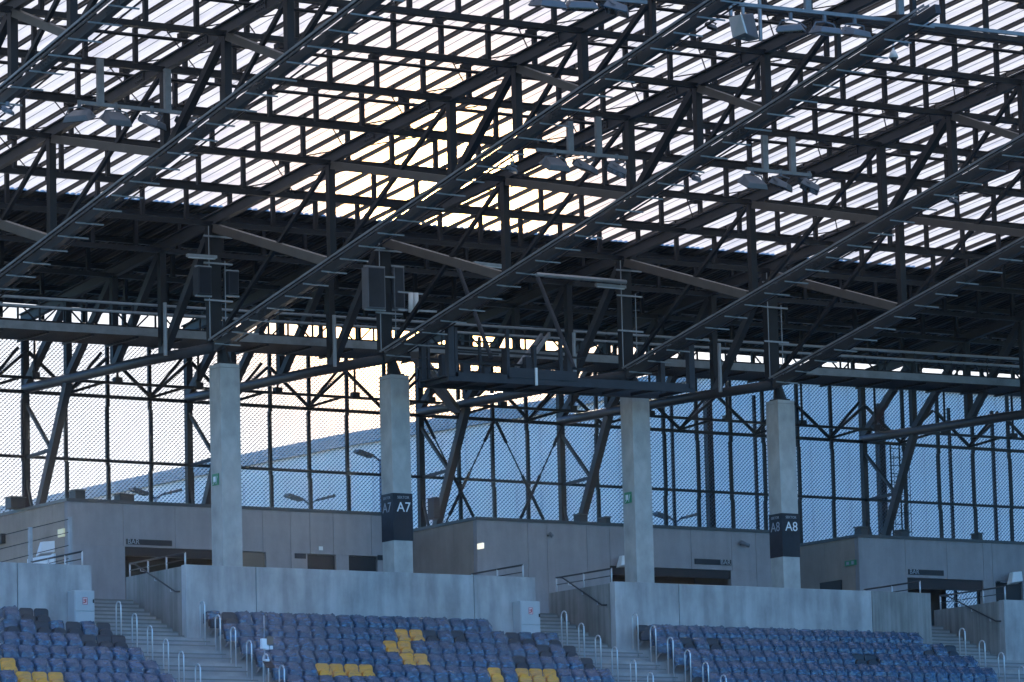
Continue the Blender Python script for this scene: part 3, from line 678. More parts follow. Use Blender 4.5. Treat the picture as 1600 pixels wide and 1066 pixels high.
# ------------------------------------------------------------------ roof trusses
NY = [126.35, 123.45, 120.4, 117.35, YC, 107.45, 101.05, 97.8, 94.65, 91.48, 88.3]
def z_bot(y):
    if y >= YC: return 19.45+.028*(y-YC)
    return 19.45+.197*(YC-y)
TL = {0: 'roof truss crossing the top left corner of the picture', 1: 'roof truss running up from the left edge behind the left floodlights',
      2: 'roof truss standing on the leftmost visible column', 3: 'roof truss standing on the A7 column', 4: 'roof truss standing on the unmarked middle column',
      5: 'roof truss standing on the A8 column', 6: 'last roof truss at the right edge, seen by its slanted rear strut'}
def build_truss(x):
    t = thing('roof_truss', (x, YC, 19), '-', 'roof truss', 'cantilever roof trusses')
    V = lambda y, z, dx=0: (x+dx, y, z)
    m = MB(); m.ibeam(V(126.6, z_top(126.6)+.18), V(86.5, z_top(86.5)+.18), .18, .35, .035)
    for y in (102.6, 99.2, 96.2, 93.0, 105.5):      # bolted splice plates
        m.bar(V(y, z_top(y)+.18, -.035), V(y-.5, z_top(y-.5)+.18, -.035), .03, .27)
        for i in range(4):
            for j in (-1, 1):
                yy = y-.08-i*.11; zc = z_top(yy)+.18+j*.06; m.tube(V(yy, zc, -.05), V(yy, zc, -.075), .022, 6)
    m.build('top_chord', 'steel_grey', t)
    m = MB(); m.bar(V(YC-.1, z_bot(YC)), V(87.3, z_bot(87.3)), .17, .24); 
    for y in (111.5, 104.5, 99.4, 96.2, 92.8):
        m.bar(V(y, z_bot(y)), V(y-.7, z_bot(y-.7)), .20, .19); m.bar(V(y, z_bot(y)), V(y-.7, z_bot(y-.7)), .12, .27)
        for i in range(5):
            for j in (-1, 1):
                yy = y-.08-i*.13; zc = z_bot(yy)+j*.05; m.tube(V(yy, zc, -.10), V(yy, zc, -.118), .018, 6)
    m.build('bottom_chord', 'steel_grey', t)
    m = MB(); m.path([V(YC, z_bot(YC)), V(118.5, z_bot(118.5)+.05), V(126.35, z_bot(126.35))], .16, 12); m.build('rear_chord', 'steel_grey', t, smooth=True)
    for i, y in enumerate(NY):
        w = .2 if y > 93 else .13
        if y == YC: w = .34
        b = MB(); z0 = z_bot(y)+.18; z1 = z_top(y)-.002
        if y == 126.35: z0 = FLOOR
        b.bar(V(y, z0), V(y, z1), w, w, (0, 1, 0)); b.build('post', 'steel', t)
    def diag(ya, za, yb, zb, w, mt, nm='diagonal'):
        b = MB(); b.bar(V(ya, za), V(yb, zb), w, w*.95, (1, 0, 0)); b.build(nm, mt, t)
    diag(YC-.2, z_top(YC)-.1, 107.45+.2, z_bot(107.45)+.2, .25, 'steel_brace')
    diag(107.45-.2, z_top(107.45)-.05, 101.05+.2, z_bot(101.05)+.2, .22, 'steel_brace')
    diag(97.8-.15, z_top(97.8)-.05, 94.65+.15, z_bot(94.65)+.2, .20, 'steel_brace')
    diag(97.8+.15, z_top(97.8)-.05, 101.05-.15, z_bot(101.05)+.2, .20, 'steel')
    diag(101.05+.2, z_top(101.05)-.05, 107.45-.3, z_bot(107.45)+.25, .11, 'steel')
    diag(107.45+.2, z_top(107.45)-.05, YC-.3, z_bot(YC)+.3, .11, 'steel')
    diag(94.65+.15, z_top(94.65)-.05, 97.8-.15, z_bot(97.8)+.2, .11, 'steel')
    diag(91.48+.1, z_top(91.48)-.05, 94.65-.1, z_bot(94.65)+.2, .13, 'steel')
    diag(91.48-.1, z_top(91.48)-.05, 88.3, z_bot(88.3)+.2, .13, 'steel')
    for a, c in ((126.35, 123.45), (123.45, 120.4), (120.4, 117.35), (117.35, YC)):
        diag(a-.05, z_bot(a)+.1, c+.1, z_top(c)-.05, .22, 'steel_grey')
    diag(123.45, z_bot(123.45)-.1, 125.9, FLOOR+2.8, .24, 'steel_grey', 'raker')
    diag(126.3, 19.3, 124.67, 17.72, .1, 'steel_grey', 'raker_tie'); diag(126.3, 17.6, 124.7, 17.66, .1, 'steel_grey', 'raker_tie')
    diag(126.3, 16.9, 125.75, 15.4, .08, 'steel_grey', 'raker_tie')
    # cable tray hung on the left of the bottom chord
    m = MB(); P = lambda y, dx, dz: (x+dx, y, z_bot(y)+dz)
    for dx in (-.36, -.20): m.bar(P(YC-.3, dx, .10), P(87.4, dx, .10), .025, .06)
    for i in range(88):
        y = YC-.4-i*.3; m.bar(P(y, -.36, .10), P(y, -.20, .10), .02, .02)
    m.build('cable_tray', 'tray_steel', t)
    rr = random.Random(3)
    for i in range(26):
        y = YC-.7-i*1.02; b = MB(); b.bar(P(y, -.38, -.14), P(y, .50+rr.uniform(-.06, .06), -.15), .035, .04); b.build('tray_bracket', 'tray_steel', t)
    m = MB(); m.tube(P(YC-.5, .5, .05), P(88, .5, .05), .025, 6); m.tube(P(YC-.5, -.28, .11), P(88, -.28, .11), .03, 6); m.build('cable', 'steel', t)
    # light strut and conduit by the column post
    m = MB(); m.tube((x-.32, 116.6, z_bot(116.6)), (x-.32, 116.6, 21.1), .06, 8); m.build('hanger_post', 'galv', t); m = MB(); m.tube((x+.28, YC-.2, 19.6), (x+.28, YC-.2, 22.0), .018, 6); m.build('conduit', 'galv', t); m = MB(); m.tube((x-.28, YC-.25, 19.6), (x-.28, YC-.25, 23.0), .018, 6)
    m.build('conduit', 'galv', t)
    for z in (20.8, 21.9, 22.7):
        b = MB(); b.bar((x-.45, YC-.25, z), (x+.5, YC-.25, z), .05, .05); b.build('clamp_bar', 'galv', t)
    return t
t0 = build_truss(XT[2]); t0['label'] = TL[2]
for k in (0, 1, 3, 4, 5, 6):
    c = copy_tree(t0); c.location.x = XT[k]; c['label'] = TL[k]
# bracing strut right of A7 column
t = thing('brace_strut', (70.9, 114.3, 19), 'brown slanted strut running down from the top of the A7 column', 'strut')
a = at(648, 555, Y=114.2); b = at(712, 640, X=79.0); m = MB(); m.bar(a, b, .26, .22); m.build('strut', 'steel_brace', t)
m = MB(); m.bar(a+Vector((.3, .1, .1)), a+(b-a)*.35+Vector((.3, .1, .1)), .06, .1); m.build('tray', 'galv', t)

# ------------------------------------------------------------------ girders across the trusses
GX0, GX1 = 44, 112
GYS = [88.3, 91.48, 94.65, 97.8, 101.05, 104.25, 107.45, 110.85, YC, 117.35, 120.4, 123.45, 126.3]
GL = ['nearest', 'second', 'third', 'fourth', 'fifth', 'sixth', 'seventh', 'eighth', 'ninth', 'tenth', 'eleventh', 'twelfth', 'rearmost']
for gi, y in enumerate(GYS):
    zb = z_top(y)+.06; zt = zb+1.13
    t = thing('ladder_girder', (70, y, zb), '%s dark ladder girder counted from the roof\'s front edge' % GL[gi], 'girder', 'ladder girders across the roof')
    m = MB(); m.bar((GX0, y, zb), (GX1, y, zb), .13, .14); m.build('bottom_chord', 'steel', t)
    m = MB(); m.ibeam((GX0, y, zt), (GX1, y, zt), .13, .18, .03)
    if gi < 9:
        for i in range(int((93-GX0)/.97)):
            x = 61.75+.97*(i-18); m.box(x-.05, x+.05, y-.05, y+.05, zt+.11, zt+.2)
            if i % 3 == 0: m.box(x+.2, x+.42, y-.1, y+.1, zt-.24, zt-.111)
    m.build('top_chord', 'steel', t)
    xs = [65.08+1.463*i for i in range(-14, 32)]
    for x in xs:
        if not (GX0+.1 < x < GX1-.1) or any(abs(x-v) < .2 for v in XT.values()): continue
        if x > 102 and gi < 9: continue
        p = MB(); p.bar((x, y, zb+.087), (x, y, zt-.112), .115, .115, (0, 1, 0)); p.build('post', 'steel', t)
    if gi in (2, 3, 4, 5):      # service pipe below the top chord
        m = MB(); m.tube((GX0, y-.22, zt-.35), (GX1, y-.22, zt-.35), .05, 6); m.build('service_pipe', 'steel', t)

# ------------------------------------------------------------------ roof skin
EDGE_Y, EDGE_X = 116.9, 93.35
t = thing('grandstand_roof', (70, 105, 25), 'grandstand roof, white translucent sheets in front and dark metal deck behind', 'roof')
m = MB()
n = 0
x = 40.0
step = .1617
xs = []
while x < EDGE_X: xs.append(x); x += step
xs.append(EDGE_X)
prof = [0, .007, 0, 0, .007, 0]
ys = [84.5, 90, 96, 102, 108, 113, EDGE_Y]
b0 = 0
for yi, y in enumerate(ys):
    for i, x in enumerate(xs): m.v.append((x, y, z_sheet(y)+prof[i % 6]))
N = len(xs)
for j in range(len(ys)-1):
    for i in range(N-1): m.f.append((j*N+i, j*N+i+1, (j+1)*N+i+1, (j+1)*N+i))
m.build('translucent_sheet', 'sheet', t)
m = MB(); d = MB()
def deck(mb, x0, x1, y0, y1, off=0):
    s = .2; x = x0; pr = []
    while x < x1: pr += [(x, 0), (x+.07, 0), (x+.1, .07), (x+.17, .07)]; x += s
    pr = [q for q in pr if q[0] <= x1]; b = len(mb.v); n = len(pr)
    for y in (y0, y1):
        for x, z in pr: mb.v.append((x, y, z_sheet(y)+z+off))
    for i in range(n-1): mb.f.append((b+i, b+i+1, b+n+i+1, b+n+i))
deck(m, 40, 114, EDGE_Y+.02, 128.7); deck(m, EDGE_X+.02, 114, 84.5, EDGE_Y)
m.build('metal_deck', 'deck', t)
m = MB(); m.bar((40, 128.73, z_sheet(128.73)+.0), (114, 128.73, z_sheet(128.73)+.0), .03, .16); m.build('rear_fascia', 'flashing', t)
lp = MB()
for yy in GYS[:9]:
    for i in range(-18, 33):
        x = 61.75+.97*i
        if rnd.random() < .55: lp.box(x-.1, x+.08, yy+.75, yy+1.0, z_sheet(yy+.9)+.03, z_sheet(yy+.9)+.14)
lp.build('sheet_fixings', 'galv', t)
i = -18
while True:
    x = 61.75+.97*i; i += 1
    if x > 112: break
    r = MB(); ye = 128.6
    r.ibeam((x, 84.6, z_sheet(84.6)-.06), (x, ye, z_sheet(ye)-.06), .08, .11, .015); r.build('purlin', 'rib', t)
    if x < 93:
        r = MB(); xb = x+.485; r.bar((xb, 84.6, z_sheet(84.6)-.02), (xb, EDGE_Y-.05, z_sheet(EDGE_Y-.05)-.02), .013, .013); r.build('sheet_batten', 'galv', t)
for k in (1, 2, 3, 4, 5):
    for ya, yb in zip(GYS[:9], GYS[1:9]):
        x = XT[k]; dz = -.34
        r = MB(); r.tube((x+.1, ya, z_sheet(ya)+dz), (x+2.9, yb, z_sheet(yb)+dz), .019, 5); r.tube((x+2.9, ya, z_sheet(ya)+dz-.03), (x+.1, yb, z_sheet(yb)+dz-.03), .019, 5)
        r.build('brace_rod', 'steel', t)

# ------------------------------------------------------------------ mesh facade
t = thing('mesh_facade', (80, YF, FLOOR), 'rear facade of expanded metal mesh in dark steel framing', 'facade')
MUL = [XT[2]-.07-1.475*5+1.475*i for i in range(5)]+[64.42, 65.93, 67.41, 68.93, 70.44, 71.9, 73.38, 74.85, 76.3, 77.75, 79.18, 80.65, 82.0, 83.35, 84.78, 86.22, 87.65, 89.0, 90.4, 91.85, 93.25, 94.75, 96.23, 97.71, 99.45, 101.03, 102.62, 104.28, 105.8]
rr = random.Random(5)
for x in MUL:
    m = MB(); j = rr.choice((-.03, .03)); zs = [FLOOR, 17.45+rr.uniform(-.1, .1), 19.5+rr.uniform(-.15, .1), 22.0]
    w = .11
    for i in range(3): m.box(x-w/2+(j if i == 1 else 0), x+w/2+(j if i == 1 else 0), YF-.1, YF-.002, zs[i], zs[i+1]-.002)
    m.build('mullion', 'steel', t)
for z, y, h in ((17.62, YF-.14, .09), (19.68, YF-.14, .11), (20.0, YF-1.0, .09), (15.4, YF-.14, .09)):
    m = MB(); m.box(50, 112, y-.04, y+.036, z-h/2, z+h/2); m.build('rail', 'steel', t)
for a, b in zip(sorted(list(XT.values())+[107.0]), sorted(list(XT.values())+[107.0])[1:]):
    n = max(2, round((b-a)/2.95)); w = (b-a)/n
    for i in range(n):      # wind bracing above the rail
        xa = a+i*w; xm = xa+w/2; m = MB()
        if True:
            m.bar((xa+.05, YF-.2, 20.95), (xm, YF-.2, 19.75), .09, .09); m.bar((xm, YF-.2, 19.75), (xa+w-.05, YF-.2, 20.95), .09, .09)
            m.bar((xm, YF-.2, 19.72), (xm+.9, YF-1.0, 20.02), .08, .08); m.bar((xm, YF-.22, 19.75), (xm+.75, YF-1.0, 20.95), .08, .08)
        m.build('wind_brace', 'steel', t)
        q = MB(); q.tube((xm+w*.45, YF-1.0, 20.0), (xm+w*.45, YF-1.0, 21.6), .045, 6); q.box(xm+w*.45-.13, xm+w*.45+.13, YF-1.1, YF-.9, 19.98, 20.18); q.build('hanger', 'steel', t)
# crossed tension rods in the bay between the third and fourth columns
zt_, zb_ = 19.55, 14.9
def rod(xa, za, xb, zb):
    m = MB(); A = Vector((xa, YF-.25, za)); B = Vector((xb, YF-.25, zb)); m.tube(A, B, .025, 6)
    for f0, f1 in ((0, .14), (.36, .52), (.52, .66)): m.tube(A+(B-A)*f0, A+(B-A)*f1, .055, 8)
    m.build('tension_rod', 'steel', t)
xs_ = [XT[4], XT[4]+2.85, XT[5]]
for xa, xb in zip(xs_, xs_[1:]):
    w = xb-xa; rod(xa+.05, 19.6, xb-.0, 14.7); rod(xb-.05, 19.6, xa+.0, 14.7)
# outer posts seen behind the mesh at right
for x, w in ((89.75, .09), (91.35, .24), (93.3, .1), (98.9, .26), (102.0, .1), (104.0, .1), (106.2, .1)):
    m = MB(); m.box(x-w/2, x+w/2, YF+.45, YF+.45+w, FLOOR, 21.2); m.build('outer_post', 'steel', t)
PW, PH = 1.475, None
def mesh_panel(x0, x1, z0, z1):
    cw, ch = .147, .0665
    m = MB(); nr = int((z1-z0)/ch); nc = max(2, round((x1-x0)/(cw/2))); y = YF+.06
    ZP = (1, 1, .9, 0, -.9, -1); HP = (.0125, .0125, .0105, .0075, .0105, .0125)
    for j in range(nr+1):
        zc = z0+j*ch; pts = []
        for i in range(6*nc+1):
            s = 1 if (i//6+j) % 2 else -1
            pts.append((x0+(x1-x0)*i/(6*nc), zc+s*ZP[i % 6]*ch*.40, HP[i % 6]))
        b = len(m.v)
        for (x, z, hw) in pts:
            m.v.append((x, y-.012, min(max(z-hw, z0), z1))); m.v.append((x, y+.012, min(max(z+hw, z0), z1)))
        for i in range(6*nc): m.f.append((b+2*i, b+2*i+2, b+2*i+3, b+2*i+1))
    return m
cols = sorted(MUL)
for a, b in zip(cols, cols[1:]):
    if b < 63.4: continue
    for z0, z1 in ((FLOOR, 17.6), (17.62, 19.68), (19.7, 21.7)):
        mesh_panel(a, b, z0, z1).build('mesh_panel', 'mesh_metal', t)
# ladder by the last post
l = thing('access_ladder', (98.6, YF-.6, FLOOR), 'caged access ladder against the mesh at the right', 'ladder')
for dx in (0, .4): m = MB(); m.tube((98.5+dx, YF-.5, FLOOR), (98.5+dx, YF-.5, 19.6), .03, 6); m.build('stile', 'steel', l)
m = MB()
for i in range(24): m.tube((98.5, YF-.5, FLOOR+.3+i*.3), (98.9, YF-.5, FLOOR+.3+i*.3), .014, 5)
m.build('rungs', 'steel', l)
m = MB()
for i in range(8):
    z = 14.5+i*.65; m.path([(98.5, YF-.5, z), (98.35, YF-.85, z), (98.7, YF-1.15, z), (99.05, YF-.85, z), (98.9, YF-.5, z)], .012, 5)
for dx, dy in ((-.15, -.35), (.2, -.65), (.55, -.35)): m.tube((98.5+dx, YF-.5+dy, 14.4), (98.5+dx, YF-.5+dy, 19.3), .012, 5)
m.build('cage', 'steel', l)

# ------------------------------------------------------------------ catwalk
cz = lambda x: 20.25+(x-59.4)*.0094
CY0, CY1 = 118.0, 120.0
t = thing('roof_catwalk', (78, CY0, 20.3), 'long grey maintenance catwalk with railings hung behind the columns', 'catwalk')
A, B = 46, 112
m = MB(); m.bar((A, CY0, cz(A)+.12), (B, CY0, cz(B)+.12), .06, .24); m.build('fascia', 'tray_steel', t)
m = MB(); m.bar((A, CY1, cz(A)+.12), (B, CY1, cz(B)+.12), .06, .2); m.build('rear_fascia', 'steel', t)
m = MB()
for i in range(10):
    y = CY0+.06+i*.2; m.bar((A, y, cz(A)), (B, y, cz(B)), .09, .04)
for i in range(44):
    x = A+1.5*i; m.bar((x, CY0+.03, cz(x)-.05), (x, CY1-.03, cz(x)-.05), .08, .06)
m.build('deck_grating', 'steel', t)
for z in (.69, .95):
    m = MB(); m.tube((A, CY0, cz(A)+z), (B, CY0, cz(B)+z), .045, 8); m.build('front_rail', 'galv', t, smooth=True)
for z in (.6, 1.0):
    m = MB(); m.tube((A, CY1, cz(A)+z), (B, CY1, cz(B)+z), .03, 8); m.build('rear_rail', 'steel', t, smooth=True)
for i in range(27):
    x = 57.6+1.56*i; m = MB(); m.bar((x, CY0, cz(x)+.24), (x, CY0, cz(x)+1.0), .05, .05, (0, 1, 0))
    m.bar((x, CY0, cz(x)+.14), (x-.55, CY0, cz(x)+.66), .04, .04); m.bar((x, CY0, cz(x)+.14), (x+.55, CY0, cz(x)+.66), .04, .04); m.build('rail_post', 'steel', t)
    m = MB(); m.bar((x+.3, CY1, cz(x)+.2), (x+.3, CY1, cz(x)+1.0), .05, .05, (0, 1, 0)); m.build('rail_post', 'steel', t)

# ------------------------------------------------------------------ camera platform between the two middle columns
PY0, PY1 = 111.6, 113.2
p0 = at(700, 588, Y=PY0); p1 = at(1085, 607, Y=PY0)
t = thing('camera_platform', ((p0.x+p1.x)/2, PY0, p0.z), 'dark blue hanging platform of steel frames between the A7 and unmarked middle columns', 'platform')
zf = lambda x: p0.z+(x-p0.x)*(p1.z-p0.z)/(p1.x-p0.x)
for y in (PY0, PY1):
    m = MB(); m.bar((p0.x, y, zf(p0.x)), (p1.x, y, zf(p1.x)), .1, .26); m.build('edge_beam', 'speaker', t)
m = MB()
for i in range(9):
    x = p0.x+.2+i*(p1.x-p0.x-.4)/8; m.bar((x, PY0+.06, zf(x)-.05), (x, PY1-.06, zf(x)-.05), .1, .1)
m.hexa([(p0.x, PY0+.06, zf(p0.x)+.02), (p0.x+6.3, PY0+.06, zf(p0.x)+.02), (p0.x+6.3, PY1-.06, zf(p0.x)+.02), (p0.x, PY1-.06, zf(p0.x)+.02),
        (p0.x, PY0+.06, zf(p0.x)+.06), (p0.x+6.3, PY0+.06, zf(p0.x)+.06), (p0.x+6.3, PY1-.06, zf(p0.x)+.06), (p0.x, PY1-.06, zf(p0.x)+.06)])
m.build('floor', 'steel', t)
for px, top in ((703, 510), (712, 512), (793, 515), (835, 540), (876, 530), (1078, 535)):
    q = at(px, 560, Y=PY0); z1 = at(px, top, Y=PY0).z; w = .2 if px in (703, 1078) else .1
    m = MB(); m.bar((q.x, PY0, zf(q.x)), (q.x, PY0, z1), w, w, (0, 1, 0)); m.build('post', 'speaker', t); m = MB(); m.bar((q.x+.05, PY1, zf(q.x)), (q.x+.05, PY1, z1), w*.8, w*.8, (0, 1, 0)); m.build('post', 'speaker', t)
for z in (.45, .75, 1.1):
    m = MB(); m.bar((p0.x, PY1, zf(p0.x)+z), (p0.x+6, PY1, zf(p0.x)+z), .05, .06); m.bar((p0.x, PY0, zf(p0.x)+z), (p0.x+1.8, PY0, zf(p0.x)+z), .05, .05); m.build('guard_rail', 'steel', t)
a = at(795, 575, Y=PY0-.06); b = at(876, 592, Y=PY0-.06); m = MB(); m.box(a.x, b.x+.6, PY0-.07, PY0-.052, b.z-.05, a.z+.02); m.build('toe_board', 'speaker', t)
for (xa, ya, xb, yb) in ((714, 415, 768, 560), (840, 434, 897, 575)):
    a = at(xa, ya, Y=PY1+.2); b = at(xb, yb, Y=PY0+.2); m = MB(); m.tube(a, b, .065, 8); m.build('hanger_strut', 'speaker', t)
a = at(838, 429, Y=113.6); b = at(978, 441, Y=113.6); m = MB(); m.tube(a, b, .07, 8); m.build('top_tube', 'galv', t)
for (xa, ya, xb, yb) in ((820, 574, 858, 522), (806, 576, 846, 524)):
    m = MB(); m.bar(at(xa, ya, Y=PY1), at(xb, yb, Y=117.0), .08, .12); m.build('stair_stringer', 'galv', t)
q = at(838, 588, Y=PY0-.1); m = MB(); m.tube((q.x, PY0-.1, q.z-.28), (q.x, PY0-.1, q.z+.25), .045, 8); m.build('white_tube', 'white', t)
rr = random.Random(9)
for i in range(7):
    x = p0.x+.5+i*.75; h = rr.uniform(.5, 1.2); m = MB(); m.box(x, x+rr.uniform(.05, .3), PY1-.5, PY1-.3, zf(x)+.07, zf(x)+h); m.build('equipment', 'speaker', t)

# ------------------------------------------------------------------ speakers and antennas on the posts
def speaker(px0, px1, py0, py1, Y, label, mt='speaker'):
    a = at(px0, py0, Y=Y); b = at(px1, py1, Y=Y); t = thing('line_speaker', ((a.x+b.x)/2, Y, b.z), label, 'loudspeaker', 'loudspeaker boxes on the column posts')
    m = MB(); m.box(a.x, b.x, Y, Y+.35, b.z, a.z); m.build('cabinet', mt, t, bevel=.015)
    m = MB(); m.box(a.x+.04, b.x-.04, Y-.012, Y-.001, b.z+.04, a.z-.04); m.build('grille', 'sign_dark' if mt == 'speaker' else 'speaker', t)
    m = MB(); m.box(a.x-.02, b.x+.06, Y+.1, Y+.2, a.z+.001, a.z+.05); m.box(a.x-.02, b.x+.06, Y+.1, Y+.2, b.z-.05, b.z-.001); m.build('bracket', 'galv', t)
speaker(310, 331, 416, 461, 113.7, 'dark panel loudspeaker on the left of the leftmost column post')
speaker(357, 374, 423, 461, 113.9, 'dark panel loudspeaker on the right of the leftmost column post')
speaker(574, 603, 416, 483, 113.7, 'tall grey panel loudspeaker left of the post above the A7 column', 'lamp_body')
speaker(615, 633, 416, 483, 113.95, 'narrow grey panel loudspeaker right of the post above the A7 column', 'lamp_body')
t = thing('radio_antenna', tuple(at(647, 473, Y=113.5)), 'pair of white cylinders on a bar right of the A7 column post', 'antenna')
for px in (642, 650):
    a = at(px, 458, Y=113.5); b = at(px, 488, Y=113.5); m = MB(); m.tube(b, a, .075, 12); m.build('radome', 'white', t, smooth=True)
m = MB(); m.bar(at(622, 456, Y=113.6), at(662, 460, Y=113.6), .04, .05); m.bar(at(622, 484, Y=113.6), at(682, 487, Y=113.6), .04, .06); m.build('bar', 'galv', t)
for a_, b_, Y, lab in (((292, 399), (338, 402), 113.8, 'grey batten lamp left of the leftmost column post'), ((740, 411), (786, 416), 112, 'grey batten lamp behind the A7 truss diagonal'),
                       ((931, 445), (977, 449), 113.8, 'grey batten lamp left of the unmarked middle column post')):
    a = at(*a_, Y=Y); b = at(*b_, Y=Y); t = thing('batten_lamp', tuple(a), lab, 'lamp', 'batten lamps under the roof')
    m = MB(); m.bar(a, b, .12, .09); m.build('housing', 'galv', t); m = MB(); m.bar(a+Vector((.05, 0, -.06)), b+Vector((-.05, 0, -.06)), .08, .03); m.build('diffuser', 'white', t)

# ------------------------------------------------------------------ floodlights
FL = 0
def floodlight(px, py, Y, yaw, pitch, label, sc=1.0):
    q = at(px, py, Y=Y); t = thing('floodlight', tuple(q), label, 'floodlight', 'floodlights hung under the roof')
    Rm = Matrix.Rotation(yaw, 4, 'Z') @ Matrix.Rotation(pitch, 4, 'X')
    def T(v): return q+(Rm @ Vector(v))*sc
    w = .42
    m = MB(); m.hexa([T((-w, -.35, -.1)), T((w, -.35, -.1)), T((w, .3, -.1)), T((-w, .3, -.1)), T((-w*.8, -.3, .07)), T((w*.8, -.3, .07)), T((w*.6, .25, .16)), T((-w*.6, .25, .16))]); m.build('housing', 'lamp_body', t, bevel=.02)
    m = MB(); m.hexa([T((-w+.04, -.32, -.115)), T((w-.04, -.32, -.115)), T((w-.04, .26, -.115)), T((-w+.04, .26, -.115)), T((-w+.04, -.32, -.101)), T((w-.04, -.32, -.101)), T((w-.04, .26, -.101)), T((-w+.04, .26, -.101))]); m.build('glass', 'lamp_glass', t)
    m = MB(); m.path([T((-w-.03, 0, 0)), q+Vector((-w*sc*.8, 0, .22*sc)), q+Vector((0, 0, .27*sc)), q+Vector((w*sc*.8, 0, .22*sc)), T((w+.03, 0, 0))], .022, 6); m.tube(q+Vector((0, 0, .26*sc)), q+Vector((0, 0, .48*sc)), .05, 8); m.build('yoke', 'lamp_body', t)
    m = MB(); m.hexa([T((-.12, .25, -.08)), T((.12, .25, -.08)), T((.12, .42, -.06)), T((-.12, .42, -.06)), T((-.12, .25, .12)), T((.12, .25, .12)), T((.12, .42, .1)), T((-.12, .42, .1))]); m.build('gear_box', 'speaker', t)
def lamp_frame(a, b, posts, Y, label):
    A, B = at(*a, Y=Y), at(*b, Y=Y); t = thing('lamp_hanger', tuple(A), label, 'bracket', 'hanging frames for floodlights')
    m = MB(); m.bar(A, B, .09, .09); m.build('crossbar', 'tray_steel', t)
    for px, y0, y1 in posts:
        p = at(px, y0, Y=Y); q = at(px, y1, Y=Y); m = MB(); m.box(p.x-.09, p.x+.09, Y-.05, Y+.05, q.z, p.z); m.build('hanger', 'tray_steel', t)
lamp_frame((122, 160), (296, 178), [(156, 92, 162), (261, 108, 174)], 100.6, 'grey hanging frame carrying four floodlights at upper left')
for i, (px, py, yw, pt) in enumerate(((124, 182, -.9, .35), (181, 186, 0, .5), (238, 191, .7, .35), (294, 196, 1.0, .45))):
    floodlight(px, py, 100.6, yw, pt, '%s floodlight of the upper left row of four' % ['leftmost', 'second', 'third', 'rightmost'][i], .88)
lamp_frame((838, 234), (980, 247), [(890, 190, 239), (934, 183, 243)], 99.6, 'grey hanging frame carrying three floodlights at top centre')
for i, (px, py, yw, pt) in enumerate(((867, 257, 0, .5), (915, 261, .7, .4), (964, 265, 1.0, .45))):
    floodlight(px, py, 99.6, yw, pt, '%s floodlight of the row of three above the centre' % ['left', 'middle', 'right'][i], .88)
lamp_frame((1166, 264), (1267, 274), [(1194, 212, 266), (1237, 214, 271)], 99.6, 'grey hanging frame carrying three floodlights at right of centre')
for i, (px, py, yw, pt) in enumerate(((1176, 285, 0, .5), (1220, 288, .7, .4), (1265, 291, 1.0, .45))):
    floodlight(px, py, 99.6, yw, pt, '%s floodlight of the row of three right of centre' % ['left', 'middle', 'right'][i], .88)
lamp_frame((835, -12), (1010, 4), [(870, -60, -8), (960, -60, 0)], 90.0, 'hanging frame of the floodlights cut by the top edge')
for i, (px, py, yw, pt) in enumerate(((855, 5, 0, .2), (906, 9, -.3, .1), (963, 13, .9, .3))):
    floodlight(px, py, 90.0, yw, pt, '%s floodlight cut by the top edge of the picture' % ['left', 'middle', 'right'][i], .95)
lamp_frame((1130, 4), (1600, 54), [(1260, -40, 16), (1405, -30, 32)], 89.0, 'long blue service beam with floodlights along the top right')
for i, (px, py, yw, pt) in enumerate(((1236, 45, -.8, .1), (1289, 48, 0, .1), (1336, 51, .2, .2))):
    floodlight(px, py, 89.0, yw, pt, '%s floodlight under the top right service beam' % ['left', 'middle', 'right'][i], .85)
for px, py, Y, lab in ((12, 173, 96, 'small floodlight under the truss at the left edge'), (800, 265, 98.6, 'small floodlight clipped under the truss left of the centre row'),
                       (1088, 279, 99.4, 'small floodlight clipped under the truss on the unmarked middle column'), (1112, 42, 92.5, 'small floodlight under the truss beside the boxy blue loudspeaker'),
                       (1412, 66, 92.2, 'small floodlight under the truss beside the white dome camera'), (1490, 314, 100.2, 'small floodlight clipped under the truss on the A8 column')):
    floodlight(px, py, Y, .9, .35, lab, .45)
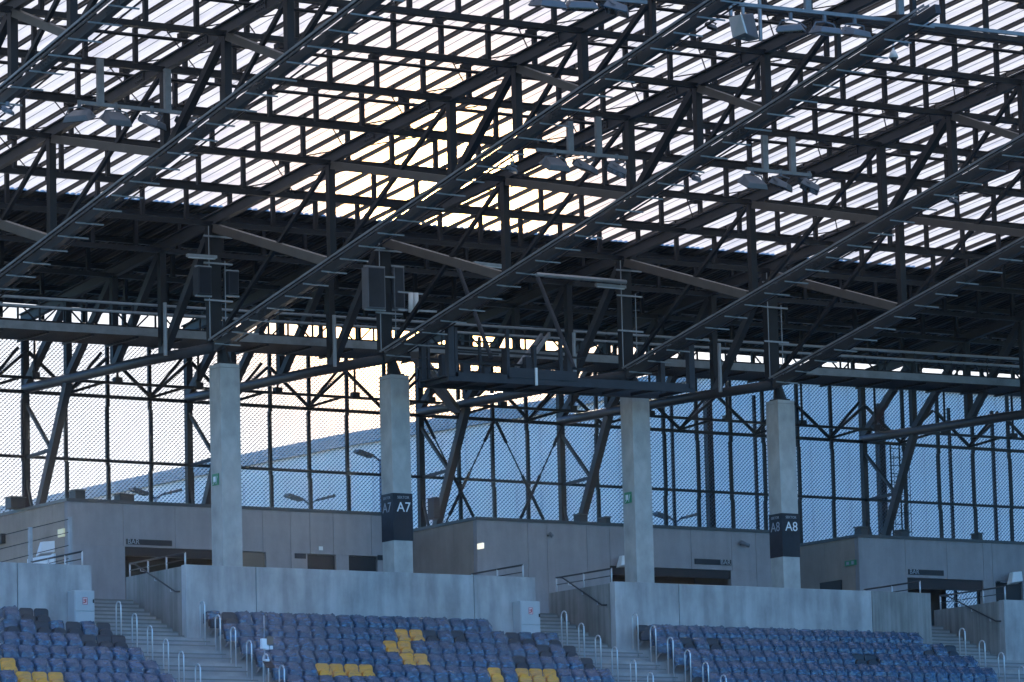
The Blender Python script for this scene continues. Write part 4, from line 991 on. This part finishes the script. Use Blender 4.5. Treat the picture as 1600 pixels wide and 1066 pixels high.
q = at(1160, 42, Y=90); t = thing('horn_speaker', tuple(q), 'boxy blue grey loudspeaker hung near the top right', 'loudspeaker')
m = MB(); m.hexa([q+Vector(v) for v in ((-.2, -.4, -.28), (.45, -.1, -.3), (.4, .3, -.3), (-.1, .3, -.25), (-.35, -.45, .2), (.25, -.15, .35), (.25, .3, .35), (-.2, .3, .3))]); m.build('cabinet', 'lamp_body', t, bevel=.03)
m = MB(); m.hexa([q+Vector(v) for v in ((-.22, -.43, -.25), (-.14, -.4, -.27), (-.05, .26, -.24), (-.12, .27, -.24), (-.40, -.47, .18), (-.34, -.46, .2), (-.16, .26, .27), (-.22, .27, .27))]); m.build('horn_mouth', 'white', t)
for dx in (.03, .56, -.35): m = MB(); m.tube(q+Vector((dx, 0, -.3 if dx > 0 else .25)), q+Vector((dx, 0, 1.2)), .05, 8); m.build('hanger', 'galv', t)
q = at(1396, 85, Y=91.5); t = thing('dome_camera', tuple(q), 'white dome camera hanging on a thin tube at top right', 'camera')
m = MB(); m.tube(q+Vector((0, 0, .05)), q+Vector((0, 0, .5)), .03, 8); m.build('stem', 'white', t)
m = MB(); m.path([q+Vector((0, 0, .1)), q+Vector((0, 0, .04)), q+Vector((0, 0, -.1))], .05, 12, .13); m.build('housing', 'white', t, smooth=True)
m = MB(); m.path([q+Vector((0, 0, -.101)), q+Vector((0, 0, -.17)), q+Vector((0, 0, -.21))], .11, 12, .03); m.build('dome', 'black', t, smooth=True)

# ------------------------------------------------------------------ evening haze
hz = MB(); hz.box(-260, 430, -130, 530, GROUND-1, 45)
hm_ = bpy.data.materials.new('haze'); hm_.use_nodes = True; hn = hm_.node_tree.nodes; hn.clear()
ho = hn.new('ShaderNodeOutputMaterial'); hv = hn.new('ShaderNodeVolumePrincipled')
hv.inputs['Color'].default_value = (.9, .92, .96, 1); hv.inputs['Density'].default_value = .00008; hv.inputs['Anisotropy'].default_value = .6
hm_.node_tree.links.new(hv.outputs[0], ho.inputs['Volume'])
hb = hz.build('haze', hm_); hb['kind'] = 'stuff'
